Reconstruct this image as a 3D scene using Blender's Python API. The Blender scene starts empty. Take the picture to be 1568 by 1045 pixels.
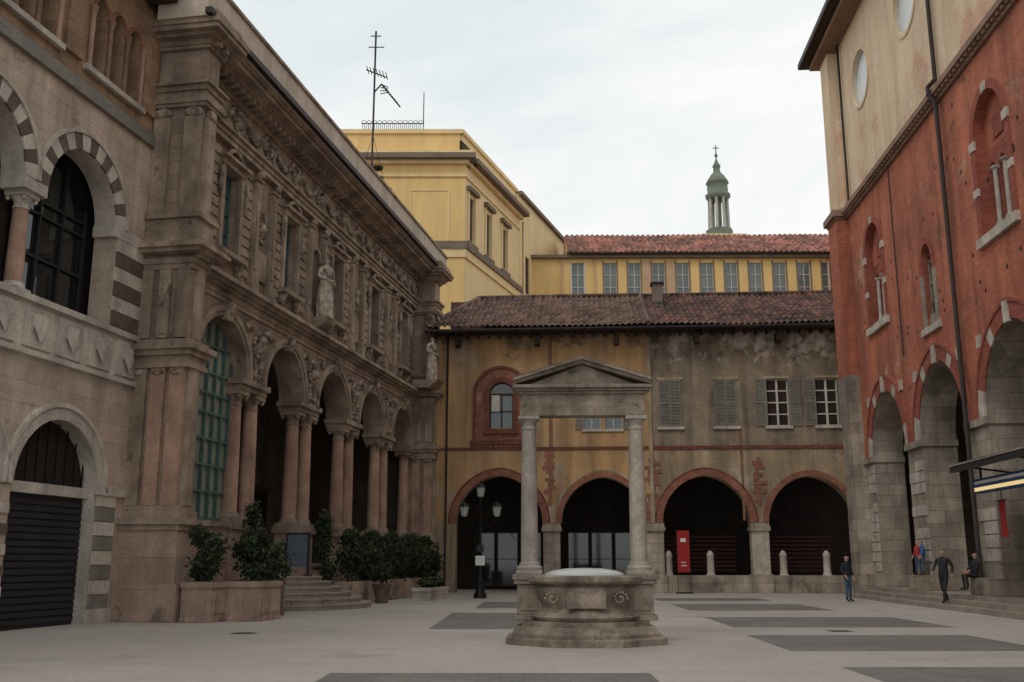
import bpy, math, random
from mathutils import Vector, Matrix
random.seed(7)
R=random.random
scene=bpy.context.scene
# ------------------------------------------------------------------ materials
M={}
def mat(name,col,col2=None,scale=.6,rough=.88,bump=.25,bscale=18,streak=0.0,brick=None,metal=0,spec=.3,fine=.25,tile=None,contrast=1.0,patch=None):
    m=bpy.data.materials.new(name); m.use_nodes=True; nt=m.node_tree; N=nt.nodes; L=nt.links
    b=N['Principled BSDF']; b.inputs['Roughness'].default_value=rough; b.inputs['Metallic'].default_value=metal
    b.inputs['Specular IOR Level'].default_value=spec
    tc=N.new('ShaderNodeTexCoord'); co=tc.outputs['Object']
    col2=col2 or tuple(c*.72 for c in col)
    n1=N.new('ShaderNodeTexNoise'); n1.inputs['Scale'].default_value=scale; n1.inputs['Detail'].default_value=7; n1.inputs['Roughness'].default_value=.62
    L.new(co,n1.inputs['Vector'])
    r=N.new('ShaderNodeMapRange'); r.inputs['From Min'].default_value=.5-.17/contrast; r.inputs['From Max'].default_value=.5+.17/contrast
    L.new(n1.outputs['Fac'],r.inputs['Value'])
    mx=N.new('ShaderNodeMix'); mx.data_type='RGBA'; mx.inputs['A'].default_value=(*col2,1); mx.inputs['B'].default_value=(*col,1)
    L.new(r.outputs['Result'],mx.inputs['Factor']); cur=mx.outputs['Result']
    def mul(cur,facsock,lo,hi,fmin=.3,fmax=.7):
        q=N.new('ShaderNodeMapRange'); q.inputs['From Min'].default_value=fmin; q.inputs['From Max'].default_value=fmax
        q.inputs['To Min'].default_value=lo; q.inputs['To Max'].default_value=hi; L.new(facsock,q.inputs['Value'])
        v=N.new('ShaderNodeVectorMath'); v.operation='SCALE'; L.new(cur,v.inputs[0]); L.new(q.outputs['Result'],v.inputs['Scale']); return v.outputs['Vector']
    hsock=None
    sp=N.new('ShaderNodeSeparateXYZ'); L.new(co,sp.inputs[0])
    for k,pt in enumerate(patch or []):
        pc,th,ps=pt[:3]
        n=N.new('ShaderNodeTexNoise'); n.inputs['Scale'].default_value=ps; n.inputs['Detail'].default_value=9; n.inputs['Roughness'].default_value=.68
        va=N.new('ShaderNodeVectorMath'); va.inputs[1].default_value=(13.3+k*9,4.1,7.7); L.new(co,va.inputs[0]); L.new(va.outputs[0],n.inputs['Vector'])
        src=n.outputs['Fac']
        if len(pt)>3:
            h=N.new('ShaderNodeMapRange'); h.inputs['From Min'].default_value=pt[3]; h.inputs['From Max'].default_value=pt[4]; h.inputs['To Min'].default_value=-.12; h.inputs['To Max'].default_value=.1; L.new(sp.outputs['Z'],h.inputs['Value'])
            ad=N.new('ShaderNodeMath'); L.new(src,ad.inputs[0]); L.new(h.outputs['Result'],ad.inputs[1]); src=ad.outputs[0]
        q=N.new('ShaderNodeMapRange'); q.inputs['From Min'].default_value=th; q.inputs['From Max'].default_value=th+.08; q.inputs['To Max'].default_value=.85; L.new(src,q.inputs['Value'])
        x=N.new('ShaderNodeMix'); x.data_type='RGBA'; L.new(q.outputs['Result'],x.inputs['Factor']); L.new(cur,x.inputs['A']); x.inputs['B'].default_value=(*pc,1); cur=x.outputs['Result']
    if brick:
        bw,bh,ms,mc,var=brick
        ad=N.new('ShaderNodeMath'); L.new(sp.outputs['X'],ad.inputs[0]); L.new(sp.outputs['Y'],ad.inputs[1])
        cb=N.new('ShaderNodeCombineXYZ')
        if tile=='flat': L.new(sp.outputs['X'],cb.inputs['X']); L.new(sp.outputs['Y'],cb.inputs['Y'])
        else: L.new(ad.outputs[0],cb.inputs['X']); L.new(sp.outputs['Z'],cb.inputs['Y'])
        br=N.new('ShaderNodeTexBrick'); br.inputs['Scale'].default_value=1; br.inputs['Brick Width'].default_value=bw; br.inputs['Row Height'].default_value=bh
        br.inputs['Mortar Size'].default_value=ms; br.inputs['Color1'].default_value=(1-var,)*3+(1,); br.inputs['Color2'].default_value=(1+var*.4,)*3+(1,); br.inputs['Mortar'].default_value=(mc,mc,mc,1)
        L.new(cb.outputs[0],br.inputs['Vector'])
        v=N.new('ShaderNodeVectorMath'); v.operation='MULTIPLY'; L.new(cur,v.inputs[0]); L.new(br.outputs['Color'],v.inputs[1]); cur=v.outputs['Vector']; hsock=br.outputs['Fac']
    if tile=='roof':
        sn=N.new('ShaderNodeVectorMath'); sn.operation='SNAP'; sn.inputs[1].default_value=(.3,.42,10); 
        mp=N.new('ShaderNodeVectorMath'); mp.operation='MULTIPLY'; mp.inputs[1].default_value=(1,1,0); L.new(co,mp.inputs[0]); L.new(mp.outputs[0],sn.inputs[0])
        wn=N.new('ShaderNodeTexWhiteNoise'); L.new(sn.outputs[0],wn.inputs['Vector']); cur=mul(cur,wn.outputs['Value'],.5,1.4,0,1)
    if streak:
        mp=N.new('ShaderNodeMapping'); mp.inputs['Scale'].default_value=(1.25,1.25,.13); L.new(co,mp.inputs['Vector'])
        n=N.new('ShaderNodeTexNoise'); n.inputs['Scale'].default_value=1; n.inputs['Detail'].default_value=8; n.inputs['Roughness'].default_value=.6; n.inputs['Distortion'].default_value=.5; L.new(mp.outputs[0],n.inputs['Vector'])
        cur=mul(cur,n.outputs['Fac'],1-streak*.85,1.06,.33,.62)
    n2=N.new('ShaderNodeTexNoise'); n2.inputs['Scale'].default_value=bscale; n2.inputs['Detail'].default_value=6; n2.inputs['Roughness'].default_value=.7; L.new(co,n2.inputs['Vector'])
    cur=mul(cur,n2.outputs['Fac'],1-fine,1+fine)
    L.new(cur,b.inputs['Base Color'])
    if bump:
        bp=N.new('ShaderNodeBump'); bp.inputs['Strength'].default_value=bump; bp.inputs['Distance'].default_value=.03; L.new(n2.outputs['Fac'],bp.inputs['Height'])
        if hsock:
            b2=N.new('ShaderNodeBump'); b2.invert=True; b2.inputs['Strength'].default_value=.5; b2.inputs['Distance'].default_value=.02
            L.new(hsock,b2.inputs['Height']); L.new(bp.outputs[0],b2.inputs['Normal']); L.new(b2.outputs[0],b.inputs['Normal'])
        else: L.new(bp.outputs[0],b.inputs['Normal'])
    M[name]=m; return m
def glass(name,col,rough=.08,spec=.6):
    m=mat(name,col,tuple(c*.6 for c in col),scale=.35,rough=rough,bump=.02,bscale=1.3,fine=.1,spec=spec)
GR=(.10,.078,.06)
mat('l_stone',(.43,.33,.25),(.26,.19,.14),.5,streak=.5,brick=(1.1,.42,.012,.6,.14),patch=[(GR,.60,.8)])
mat('l_trim',(.43,.335,.26),(.22,.165,.122),.9,streak=.4,contrast=1.3,bump=.5,patch=[(GR,.60,1.6)])
mat('l_carve',(.42,.335,.265),(.11,.082,.064),3.5,bump=.8,contrast=1.6)
mat('l_pink',(.50,.325,.235),(.30,.19,.14),1.3,streak=.35)
mat('l_base',(.47,.34,.265),(.32,.225,.175),1.2,streak=.25,brick=(1.3,.8,.012,.7,.1),patch=[((.16,.125,.10),.60,1.1,2.2,0)])
mat('statue_stone',(.64,.56,.47),(.25,.2,.16),4,bump=.6,contrast=1.4)
mat('marble',(.60,.54,.47),(.38,.34,.29),1.1,streak=.35,rough=.7)
mat('marble_w',(.64,.585,.51),(.45,.40,.34),1.5,streak=.35,rough=.7,patch=[((.3,.26,.22),.62,2)])
mat('marble_pink',(.58,.46,.37),(.43,.335,.265),1.0,streak=.35,brick=(1.1,.5,.01,.75,.12),patch=[((.27,.22,.18),.60,.9)])
mat('dark_stone',(.16,.115,.09),(.095,.075,.062),2)
mat('osii_brown',(.42,.28,.175),(.26,.17,.11),.9,streak=.3,brick=(.7,.3,.012,.7,.15))
mat('greenband',(.25,.23,.2),(.16,.15,.13),2)
mat('fascia',(.58,.49,.41),(.47,.39,.32),.5,streak=.25)
mat('gutter',(.05,.035,.03),(.03,.022,.02),3,metal=.3,rough=.6)
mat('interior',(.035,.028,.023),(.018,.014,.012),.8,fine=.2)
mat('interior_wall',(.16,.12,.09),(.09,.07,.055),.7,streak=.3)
mat('ochre',(.55,.335,.155),(.38,.245,.135),.45,streak=.45,contrast=1.1,patch=[((.42,.35,.27),.54,.45),((.30,.17,.11),.62,1.3),((.18,.13,.09),.58,.8,10,13.2)])
mat('ochre2',(.44,.33,.205),(.29,.225,.155),.5,streak=.5,contrast=1.2,patch=[((.45,.40,.33),.54,.7),((.30,.18,.13),.63,1.1)])
mat('fresco',(.34,.275,.195),(.20,.16,.12),.7,streak=.55,contrast=1.4,patch=[((.33,.22,.15),.56,.9),((.15,.115,.09),.57,1.2,9,13),((.54,.49,.43),.58,1.3,9.5,12.5)])
mat('redbrick',(.36,.15,.095),(.22,.10,.07),1.3,brick=(.26,.075,.008,1.2,.3),streak=.3,patch=[((.40,.30,.22),.6,1.5)])
mat('redbrick_dk',(.22,.08,.055),(.13,.05,.04),1.3,brick=(.26,.075,.008,1.2,.3))
mat('strip',(.27,.14,.08),(.18,.10,.07),1.2)
mat('rail_dk',(.10,.04,.03),(.07,.03,.022),1.2)
mat('r_red',(.53,.175,.10),(.36,.125,.08),.33,brick=(.28,.085,.008,1.15,.2),streak=.45,contrast=1.2,patch=[((.50,.31,.21),.59,.4),((.22,.095,.07),.58,.8),((.48,.38,.29),.64,1.2)])
mat('r_red_dk',(.34,.10,.065),(.23,.07,.05),1,brick=(.28,.085,.008,1.2,.25))
mat('r_stucco',(.74,.58,.41),(.62,.47,.32),.35,streak=.22,patch=[((.60,.36,.25),.56,.45,23,17.5),((.74,.65,.53),.6,.8)])
mat('r_stone',(.47,.40,.32),(.27,.225,.18),.8,streak=.45,brick=(1.0,.48,.012,.6,.22),patch=[((.17,.14,.115),.60,.9,3.5,0)])
mat('r_white',(.60,.54,.465),(.36,.31,.26),1.8,streak=.3)
mat('r_trim',(.30,.19,.14),(.20,.125,.09),1.2)
mat('yellow',(.74,.51,.22),(.67,.455,.19),.2,streak=.1,fine=.06,bump=.1)
mat('yellow_lt',(.76,.58,.32),(.69,.52,.28),.3,streak=.1,fine=.06,bump=.1)
mat('brown_trim',(.22,.17,.13),(.15,.115,.09),1)
mat('salmon',(.55,.36,.24),(.45,.29,.19),1)
mat('tile_brown',(.18,.108,.08),(.10,.066,.053),1.0,tile='roof',rough=.9)
mat('tile_dark',(.17,.08,.06),(.06,.046,.041),.9,tile='roof',rough=.9,contrast=1.4)
mat('tile_red',(.38,.155,.115),(.17,.09,.07),.5,tile='roof',rough=.9,contrast=1.4)
mat('ground_m',(.46,.415,.37),(.35,.317,.283),.1,rough=.68,bump=.15,bscale=9,fine=.14,brick=(1.2,.6,.006,.84,.06),tile='flat',contrast=1.1,patch=[((.30,.272,.245),.6,.5)])
mat('panel_m',(.21,.192,.175),(.15,.138,.126),.5,rough=.72,bump=.25,bscale=25,fine=.2,brick=(.3,.15,.01,.7,.14),tile='flat')
mat('step_m',(.38,.315,.26),(.26,.215,.18),1.3,rough=.8,brick=(1.6,5,.01,.6,.1))
mat('well_stone',(.37,.305,.24),(.18,.145,.115),1.9,streak=.5,bump=.6,contrast=1.3,patch=[((.10,.085,.07),.60,2.2)])
mat('well_col',(.43,.385,.33),(.27,.235,.195),2.2,streak=.45,bump=.35,contrast=1.1)
mat('shutter',(.27,.25,.21),(.19,.175,.145),2.5,streak=.3)
mat('wframe',(.62,.58,.5),(.5,.47,.4),3)
mat('teal',(.10,.17,.155),(.06,.11,.10),2,rough=.5)
mat('black_metal',(.02,.021,.02),(.012,.012,.012),3,rough=.4,metal=.4)
mat('steel_dk',(.035,.035,.037),(.02,.02,.021),1,rough=.6)
mat('wood_dk',(.07,.045,.03),(.04,.027,.02),2)
mat('copper',(.21,.235,.185),(.13,.15,.115),1.5)
mat('lantern_stone',(.42,.40,.34),(.3,.29,.25),1.5)
mat('banner_red',(.36,.03,.03),(.3,.025,.025),3,fine=.05)
mat('paint_white',(.75,.74,.7),(.66,.65,.62),2,fine=.05)
mat('paint_blue',(.04,.09,.25),(.03,.07,.2),2,fine=.05)
mat('board_blue',(.14,.16,.2),(.10,.12,.15),2,fine=.05)
mat('terracotta',(.20,.13,.095),(.12,.08,.06),3,streak=.3)
mat('leaf1',(.042,.062,.028),(.024,.037,.017),3,bump=0)
mat('leaf2',(.075,.10,.045),(.045,.065,.028),3,bump=0)
mat('leaf3',(.02,.03,.016),(.012,.02,.01),3,bump=0)
mat('soil',(.05,.035,.025))
mat('skin',(.5,.3,.22),(.45,.27,.19),5,fine=.05,bump=0)
mat('hair',(.03,.02,.015),fine=.1,bump=.2)
mat('jacket_dk',(.03,.032,.04),(.022,.023,.03),6)
mat('jacket_red',(.4,.05,.04),(.3,.04,.03),6)
mat('jacket_blue',(.06,.15,.4),(.05,.12,.3),6)
mat('jeans',(.08,.12,.19),(.05,.08,.13),6)
mat('trouser',(.03,.028,.026),(.02,.02,.02),6)
mat('shoe',(.03,.022,.018),(.02,.016,.014),6)
mat('pale_panel',(.74,.76,.76),(.64,.67,.68),1,rough=.3,fine=.04,bump=0)
glass('glass_dk',(.02,.023,.024),.04,.9); glass('glass_teal',(.34,.36,.29),.12); glass('glass_grey',(.13,.16,.17),.1,.7); glass('glass_cover',(.6,.62,.62),.3)
lm=bpy.data.materials.new('lamp_glow'); lm.use_nodes=True; p=lm.node_tree.nodes['Principled BSDF']; p.inputs['Base Color'].default_value=(.9,.75,.4,1); p.inputs['Emission Color'].default_value=(1,.7,.3,1); p.inputs['Emission Strength'].default_value=.6; M['lamp_glow']=lm
lm=bpy.data.materials.new('globe'); lm.use_nodes=True; p=lm.node_tree.nodes['Principled BSDF']; p.inputs['Base Color'].default_value=(.4,.42,.4,1); p.inputs['Roughness'].default_value=.15; M['globe']=lm
# ------------------------------------------------------------------ mesh builder
class MB:
    def __init__(s): s.v=[];s.f=[];s.m=[];s.sm=[]
    def add(s,vs,fs,m,smooth=False):
        o=len(s.v); s.v+=[tuple(v) for v in vs]
        for f in fs: s.f.append(tuple(i+o for i in f)); s.m.append(m); s.sm.append(smooth)
    def quad(s,a,b,c,d,m): s.add([a,b,c,d],[(0,1,2,3)],m)
    def box(s,x0,x1,y0,y1,z0,z1,m):
        if x0>x1:x0,x1=x1,x0
        if y0>y1:y0,y1=y1,y0
        s.add([(x0,y0,z0),(x1,y0,z0),(x1,y1,z0),(x0,y1,z0),(x0,y0,z1),(x1,y0,z1),(x1,y1,z1),(x0,y1,z1)],
              [(3,2,1,0),(4,5,6,7),(0,1,5,4),(1,2,6,5),(2,3,7,6),(3,0,4,7)],m)
    def beam(s,a,b,w,m,h=None):
        a=Vector(a);b=Vector(b);d=(b-a).normalized(); h=h or w
        up=Vector((0,0,1)) if abs(d.z)<.95 else Vector((0,1,0)); x=d.cross(up).normalized(); y=x.cross(d)
        vs=[]
        for p in (a,b):
            for i,j in ((-1,-1),(1,-1),(1,1),(-1,1)): vs.append(p+x*i*w/2+y*j*h/2)
        s.add(vs,[(3,2,1,0),(4,5,6,7),(0,1,5,4),(1,2,6,5),(2,3,7,6),(3,0,4,7)],m)
    def prof(s,x0,x1,pts,m):
        n=len(pts); s.add([(x0,y,z) for y,z in pts]+[(x1,y,z) for y,z in pts],[tuple(range(n)),tuple(range(2*n-1,n-1,-1))]+[(i,(i+1)%n,(i+1)%n+n,i+n) for i in range(n)],m)
    def lathe(s,cx,cy,pr,m,n=16,smooth=True,sy=1,rot=0):
        vs=[];fs=[]
        for r,z in pr:
            for i in range(n):
                a=2*math.pi*i/n+rot; vs.append((cx+r*math.cos(a),cy+r*math.sin(a)*sy,z))
        for k in range(len(pr)-1):
            for i in range(n):
                j=(i+1)%n; fs.append((k*n+i,k*n+j,(k+1)*n+j,(k+1)*n+i))
        s.add(vs,fs,m,smooth); s.add([vs[i] for i in range(n)],[tuple(reversed(range(n)))],m); s.add(vs[-n:],[tuple(range(n))],m)
    def ell(s,c,r,m,n=10,k=6,smooth=True):
        vs=[];fs=[]
        for a in range(k+1):
            th=math.pi*a/k
            for i in range(n):
                ph=2*math.pi*i/n; vs.append((c[0]+r[0]*math.sin(th)*math.cos(ph),c[1]+r[1]*math.sin(th)*math.sin(ph),c[2]+r[2]*math.cos(th)))
        for a in range(k):
            for i in range(n): fs.append((a*n+i,(a+1)*n+i,(a+1)*n+(i+1)%n,a*n+(i+1)%n))
        s.add(vs,fs,m,smooth)
    def tube(s,pts,r,m,n=6):
        for a,b in zip(pts[:-1],pts[1:]):
            a=Vector(a);b=Vector(b)
            if (b-a).length<1e-6: continue
            d=(b-a).normalized(); up=Vector((0,0,1)) if abs(d.z)<.95 else Vector((1,0,0)); x=d.cross(up).normalized(); y=x.cross(d)
            vs=[p+(x*math.cos(2*math.pi*i/n)+y*math.sin(2*math.pi*i/n))*r for p in (a,b) for i in range(n)]
            s.add(vs,[(i,(i+1)%n,(i+1)%n+n,i+n) for i in range(n)]+[tuple(range(n)),tuple(range(n,2*n))],m,True)
    def make(s,name,parent=None):
        me=bpy.data.meshes.new(name); me.from_pydata(s.v,[],s.f)
        names=[]; idx=[]
        for m in s.m:
            if m not in names: names.append(m)
            idx.append(names.index(m))
        for n in names: me.materials.append(M[n])
        me.polygons.foreach_set('material_index',idx); me.polygons.foreach_set('use_smooth',s.sm); me.update()
        o=bpy.data.objects.new(name,me); scene.collection.objects.link(o)
        if parent: o.parent=parent
        return o
def empty(name,loc=(0,0,0),xd=None,rz=0):
    e=bpy.data.objects.new(name,None); scene.collection.objects.link(e); e.location=loc
    e.rotation_euler=(0,0,math.atan2(xd[1],xd[0]) if xd else rz); return e
def curve(hw,e,n=10,w=0):
    Rr=hw+e+w; ph=math.acos(-e/Rr); pts=[]
    for i in range(n+1):
        th=math.pi+(ph-math.pi)*i/n; pts.append((e+Rr*math.cos(th),Rr*math.sin(th)))
    return pts+[(-x,z) for x,z in reversed(pts[:-1])]
def wall(mb,x0,x1,z0,z1,y,th,ops,m,rev=None,inv=False):
    rev=rev or m; fz=(lambda z:z0+z1-z) if inv else (lambda z:z); cur=x0
    def q(xa,za,xb,zb,xc,zc,xd,zd,mm): mb.quad((xa,y,fz(za)),(xb,y,fz(zb)),(xc,y,fz(zc)),(xd,y,fz(zd)),mm)
    def rv(xa,za,xb,zb): mb.quad((xa,y,fz(za)),(xb,y,fz(zb)),(xb,y+th,fz(zb)),(xa,y+th,fz(za)),rev)
    for xc,hw,zb,zs,e in sorted(ops):
        q(cur,z0,xc-hw,z0,xc-hw,z1,cur,z1,m); cur=xc+hw
        if zb>z0: q(xc-hw,z0,xc+hw,z0,xc+hw,zb,xc-hw,zb,m); rv(xc-hw,zb,xc+hw,zb)
        rv(xc-hw,zb,xc-hw,zs); rv(xc+hw,zb,xc+hw,zs)
        if e is None: q(xc-hw,zs,xc+hw,zs,xc+hw,z1,xc-hw,z1,m); rv(xc-hw,zs,xc+hw,zs)
        else:
            c=curve(hw,e)
            for (xa,za),(xb,zb2) in zip(c[:-1],c[1:]):
                q(xc+xa,zs+za,xc+xb,zs+zb2,xc+xb,z1,xc+xa,z1,m); rv(xc+xa,zs+za,xc+xb,zs+zb2)
    q(cur,z0,x1,z0,x1,z1,cur,z1,m)
def ring(mb,xc,zs,hw,e,w,y0,y1,mats,n=10,inv=False):
    a=curve(hw,e,n); b=curve(hw,e,n,w); sg=-1 if inv else 1
    for i in range(len(a)-1):
        m=mats(i) if callable(mats) else mats
        P=[(xc+a[i][0],zs+sg*a[i][1]),(xc+a[i+1][0],zs+sg*a[i+1][1]),(xc+b[i+1][0],zs+sg*b[i+1][1]),(xc+b[i][0],zs+sg*b[i][1])]
        mb.add([(x,y0,z) for x,z in P]+[(x,y1,z) for x,z in P],[(0,1,2,3),(0,4,5,1),(2,6,7,3),(0,3,7,4),(1,5,6,2)],m)
def archfill(mb,xc,hw,zb,zs,e,y,m):
    c=curve(hw,e); mb.add([(xc-hw,y,zb),(xc+hw,y,zb)]+[(xc+x,y,zs+z) for x,z in reversed(c)],[tuple(range(len(c)+2))],m)
def window(mb,x0,x1,z0,z1,y,fm,gm,nx=2,nz=2,fw=.07):
    mb.quad((x0,y+.05,z0),(x1,y+.05,z0),(x1,y+.05,z1),(x0,y+.05,z1),gm)
    for i in range(nx+1):
        x=x0+(x1-x0)*i/nx; w=fw if i in(0,nx) else fw*.7; mb.box(x-w/2,x+w/2,y-.03,y+.04,z0,z1,fm)
    for i in range(nz+1):
        z=z0+(z1-z0)*i/nz; w=fw if i in(0,nz) else fw*.6; mb.box(x0+fw/2,x1-fw/2,y-.02,y+.035,z-w/2,z+w/2,fm)
def shutter(mb,x0,x1,z0,z1,y,m):
    mb.box(x0,x0+.07,y-.05,y,z0,z1,m); mb.box(x1-.07,x1,y-.05,y,z0,z1,m)
    for z in (z0,(z0+z1)/2-.04,z1-.08): mb.box(x0+.07,x1-.07,y-.045,y-.002,z,z+.08,m)
    z=z0+.1
    while z<z1-.1: mb.prof(x0+.07,x1-.07,[(y-.035,z),(y-.03,z),(y-.003,z+.05),(y-.008,z+.05)],m); z+=.075
def column(mb,x,y,z0,z1,r,m,cm=None,n=18,cap=.35,base=.25,taper=.85):
    cm=cm or m
    mb.box(x-r*1.4,x+r*1.4,y-r*1.4,y+r*1.4,z0,z0+base*.4,cm)
    mb.lathe(x,y,[(r*1.35,z0+base*.4),(r*1.38,z0+base*.6),(r*1.15,z0+base*.7),(r*1.22,z0+base*.9),(r*1.02,z0+base)],cm,n)
    h=z1-cap-z0-base
    mb.lathe(x,y,[(r,z0+base),(r*.99,z0+base+h*.33),(r*(taper+1)/2,z0+base+h*.68),(r*taper,z1-cap)],m,n)
    mb.lathe(x,y,[(r*taper*1.12,z1-cap),(r*taper*1.12,z1-cap+.04),(r*taper*.98,z1-cap+.05),(r*taper*1.0,z1-cap*.6),(r*1.25,z1-cap*.3)],cm,n)
    mb.box(x-r*1.35,x+r*1.35,y-r*1.35,y+r*1.35,z1-cap*.3,z1,cm)
    for i in (-1,1):
        for j in (-1,1): mb.ell((x+i*r*1.05,y+j*r*1.05,z1-cap*.42),(r*.28,r*.28,cap*.16),cm,8,5)
def layers(mb,x0,x1,y0,y1,ls,m):
    for z0,z1,p in ls: mb.box(x0-p,x1+p,y0-p,y1,z0,z1,m)
def tileroof(mb,x0,x1,y0,y1,z0,z1,m,ymax=None,per=.3,row=.42,amp=.06):
    sl=(z1-z0)/(y1-y0); nx=int((x1-x0)/per)*6; ny=int((y1-y0)/row)
    vs=[];fs=[]
    for j in range(ny+1):
        for k in (0,1):
            yy=y0+j*row+(0 if k==0 else row*.98)
            for i in range(nx+1):
                x=x0+(x1-x0)*i/nx; ym=ymax(x) if ymax else y1; y=min(yy,ym,y1)
                ci=int((x-x0)/per); jit=math.sin(ci*12.9+j*3.1)*.012+.035*math.sin(x*.7+j*.3)
                h=amp*(abs(math.sin(math.pi*(x-x0)/per))*2-1)+(.05 if k==0 else 0)+jit
                vs.append((x,y,z0+(y-y0)*sl+h))
    W=nx+1
    for j in range(2*(ny+1)-1):
        for i in range(nx): fs.append((j*W+i,j*W+i+1,(j+1)*W+i+1,(j+1)*W+i))
    mb.add(vs,fs,m,False)
def courses(mb,x0,x1,y,z0,z1,m,h=.34,g=.035,p=.03):
    z=z0
    while z+h<=z1+.01: mb.box(x0,x1,y-p,y+.01,z+g,z+h,m); z+=h
# ------------------------------------------------------------------ figures
def figure(name,loc,yaw,H,mats,pose='stand',parent=None,robe=False):
    e=empty(name,loc,rz=yaw)
    if parent: e.parent=parent
    k=H/1.75; J={}; E=[]
    def j(n,p,r,par=None):
        J[n]=(Vector(p)*k,r*k,len(J)); 
        if par: E.append((J[par][2],J[n][2]))
    j('pel',(0,0,.95),.135); j('sp',(0,.01,1.1),.125,'pel'); j('ch',(0,0,1.29),.15,'sp'); j('nb',(0,.01,1.44),.07,'ch'); j('nk',(0,-.005,1.51),.052,'nb'); j('h1',(0,-.015,1.59),.082,'nk'); j('h2',(0,-.005,1.67),.078,'h1')
    P={'stand':dict(kL=(.1,-.02,.5),aL=(.11,.02,.09),kR=(-.1,-.03,.5),aR=(-.13,-.04,.09),eL=(.25,.04,1.15),wL=(.24,-.07,.92),eR=(-.25,.04,1.15),wR=(-.22,-.12,.95)),
       'walk':dict(kL=(.1,-.16,.52),aL=(.1,-.25,.1),kR=(-.1,.06,.48),aR=(-.1,.32,.16),eL=(.25,.14,1.17),wL=(.24,.1,.93),eR=(-.25,-.06,1.16),wR=(-.23,-.25,.98)),
       'sit':dict(kL=(.13,-.44,.98),aL=(.14,-.42,.52),kR=(-.13,-.44,.98),aR=(-.14,-.38,.52),eL=(.24,-.1,1.16),wL=(.12,-.32,1.08),eR=(-.24,-.1,1.16),wR=(-.12,-.32,1.08)),
       'pray':dict(kL=(.1,-.06,.5),aL=(.11,.0,.09),kR=(-.1,.0,.5),aR=(-.1,.02,.09),eL=(.25,-.03,1.16),wL=(.06,-.22,1.24),eR=(-.26,.0,1.14),wR=(-.1,-.24,1.02))}[pose]
    for s,t in (('L',1),('R',-1)):
        j('hip'+s,(t*.09,0,.89),.095,'pel'); j('k'+s,P['k'+s],.062,'hip'+s); j('a'+s,P['a'+s],.042,'k'+s)
        a=P['a'+s]; j('t'+s,(a[0]+t*.02,a[1]-.16,a[2]-.05),.034,'a'+s)
        j('sh'+s,(t*.185,.01,1.40),.06,'ch'); j('e'+s,P['e'+s],.045,'sh'+s); j('w'+s,P['w'+s],.027,'e'+s)
        w=Vector(P['w'+s]); el=Vector(P['e'+s]); d=(w-el).normalized(); pm=w+d*.07; j('p'+s,pm,.03,'w'+s)
        sd=d.cross(Vector((1,0,0))).normalized()
        for q,(o,l) in enumerate(((-.028,.07),(-.01,.082),(.01,.078),(.027,.06))):
            f=pm+d*.03+sd*o; j('f%s%d'%(s,q),f+d*l*.5,.009,'p'+s); j('g%s%d'%(s,q),f+d*l*.9+Vector((-t*.02,0,0)),.008,'f%s%d'%(s,q))
        j('th'+s,w+d*.03+sd*-.045+Vector((-t*.015,0,0)),.011,'w'+s); j('tk'+s,w+d*.075+sd*-.06+Vector((-t*.02,0,0)),.009,'th'+s)
    me=bpy.data.meshes.new('tmp'); me.from_pydata([v[0] for v in J.values()],E,[]); o=bpy.data.objects.new('tmp',me); scene.collection.objects.link(o)
    md=o.modifiers.new('s','SKIN'); md.use_smooth_shade=True
    for i,v in enumerate(J.values()): me.skin_vertices[0].data[i].radius=(v[1],v[1]); me.skin_vertices[0].data[i].use_root=(i==0)
    sb=o.modifiers.new('b','SUBSURF'); sb.levels=2; sb.render_levels=2
    bpy.context.view_layer.update(); dg=bpy.context.evaluated_depsgraph_get()
    nm=bpy.data.meshes.new_from_object(o.evaluated_get(dg)); bpy.data.objects.remove(o)
    nm.materials.clear()
    for m in mats: nm.materials.append(M[m])
    pl=[J['pL'][0],J['pR'][0]]
    feet=[J['tL'][0],J['tR'][0],J['aL'][0],J['aR'][0]]; knees=[J['kL'][0],J['kR'][0]]
    for f in nm.polygons:
        c=f.center
        if c.z>1.73*k*.955 or (c.z>1.58*k and c.y>.02*k): i=4
        elif c.z>1.485*k: i=3
        elif min((c-q).length for q in pl)<.075*k+.03: i=3
        elif min((c-q).length for q in feet)<.085*k: i=0
        elif c.z<.93*k and abs(c.x)<.2*k or min((c-q).length for q in knees)<.12*k: i=1
        else: i=2
        f.material_index=i
    nm.name='body'; b=bpy.data.objects.new('body',nm); scene.collection.objects.link(b); b.parent=e
    mb=MB(); sk=mats[3]; hz=1.60
    mb.ell((0,-.105*k,hz*k-.01),(.014*k,.022*k,.024*k),sk,8,5)
    for t in(-1,1): mb.ell((t*.082*k,0,hz*k),(.014*k,.022*k,.032*k),sk,8,5); mb.ell((t*.03*k,-.09*k,(hz+.025)*k),(.012*k,.01*k,.008*k),mats[4],6,4)
    mb.ell((0,-.09*k,(hz-.045)*k),(.026*k,.01*k,.007*k),'jacket_red' if not robe else sk,6,4)
    mb.make('face',e)
    if robe:
        mb=MB(); n=40; vs=[];fs=[]; pr=[(.21,.02),(.22,.25),(.20,.55),(.185,.8),(.17,1.0),(.16,1.15),(.175,1.3),(.15,1.42),(.07,1.47)]
        for ri,(r,z) in enumerate(pr):
            for i in range(n):
                a=2*math.pi*i/n; am=.03*(1.4-z)/1.4 if z<1.4 else 0
                rr=(r+max(am,0)*math.sin(9*a+z*3)+.014*math.sin(17*a-z*5))*k; vs.append((rr*math.cos(a)*1.12,rr*math.sin(a)*.85+.01,z*k))
        for q in range(len(pr)-1):
            for i in range(n): fs.append((q*n+i,q*n+(i+1)%n,(q+1)*n+(i+1)%n,(q+1)*n+i))
        mb.add(vs,fs,mats[2],True)
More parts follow.
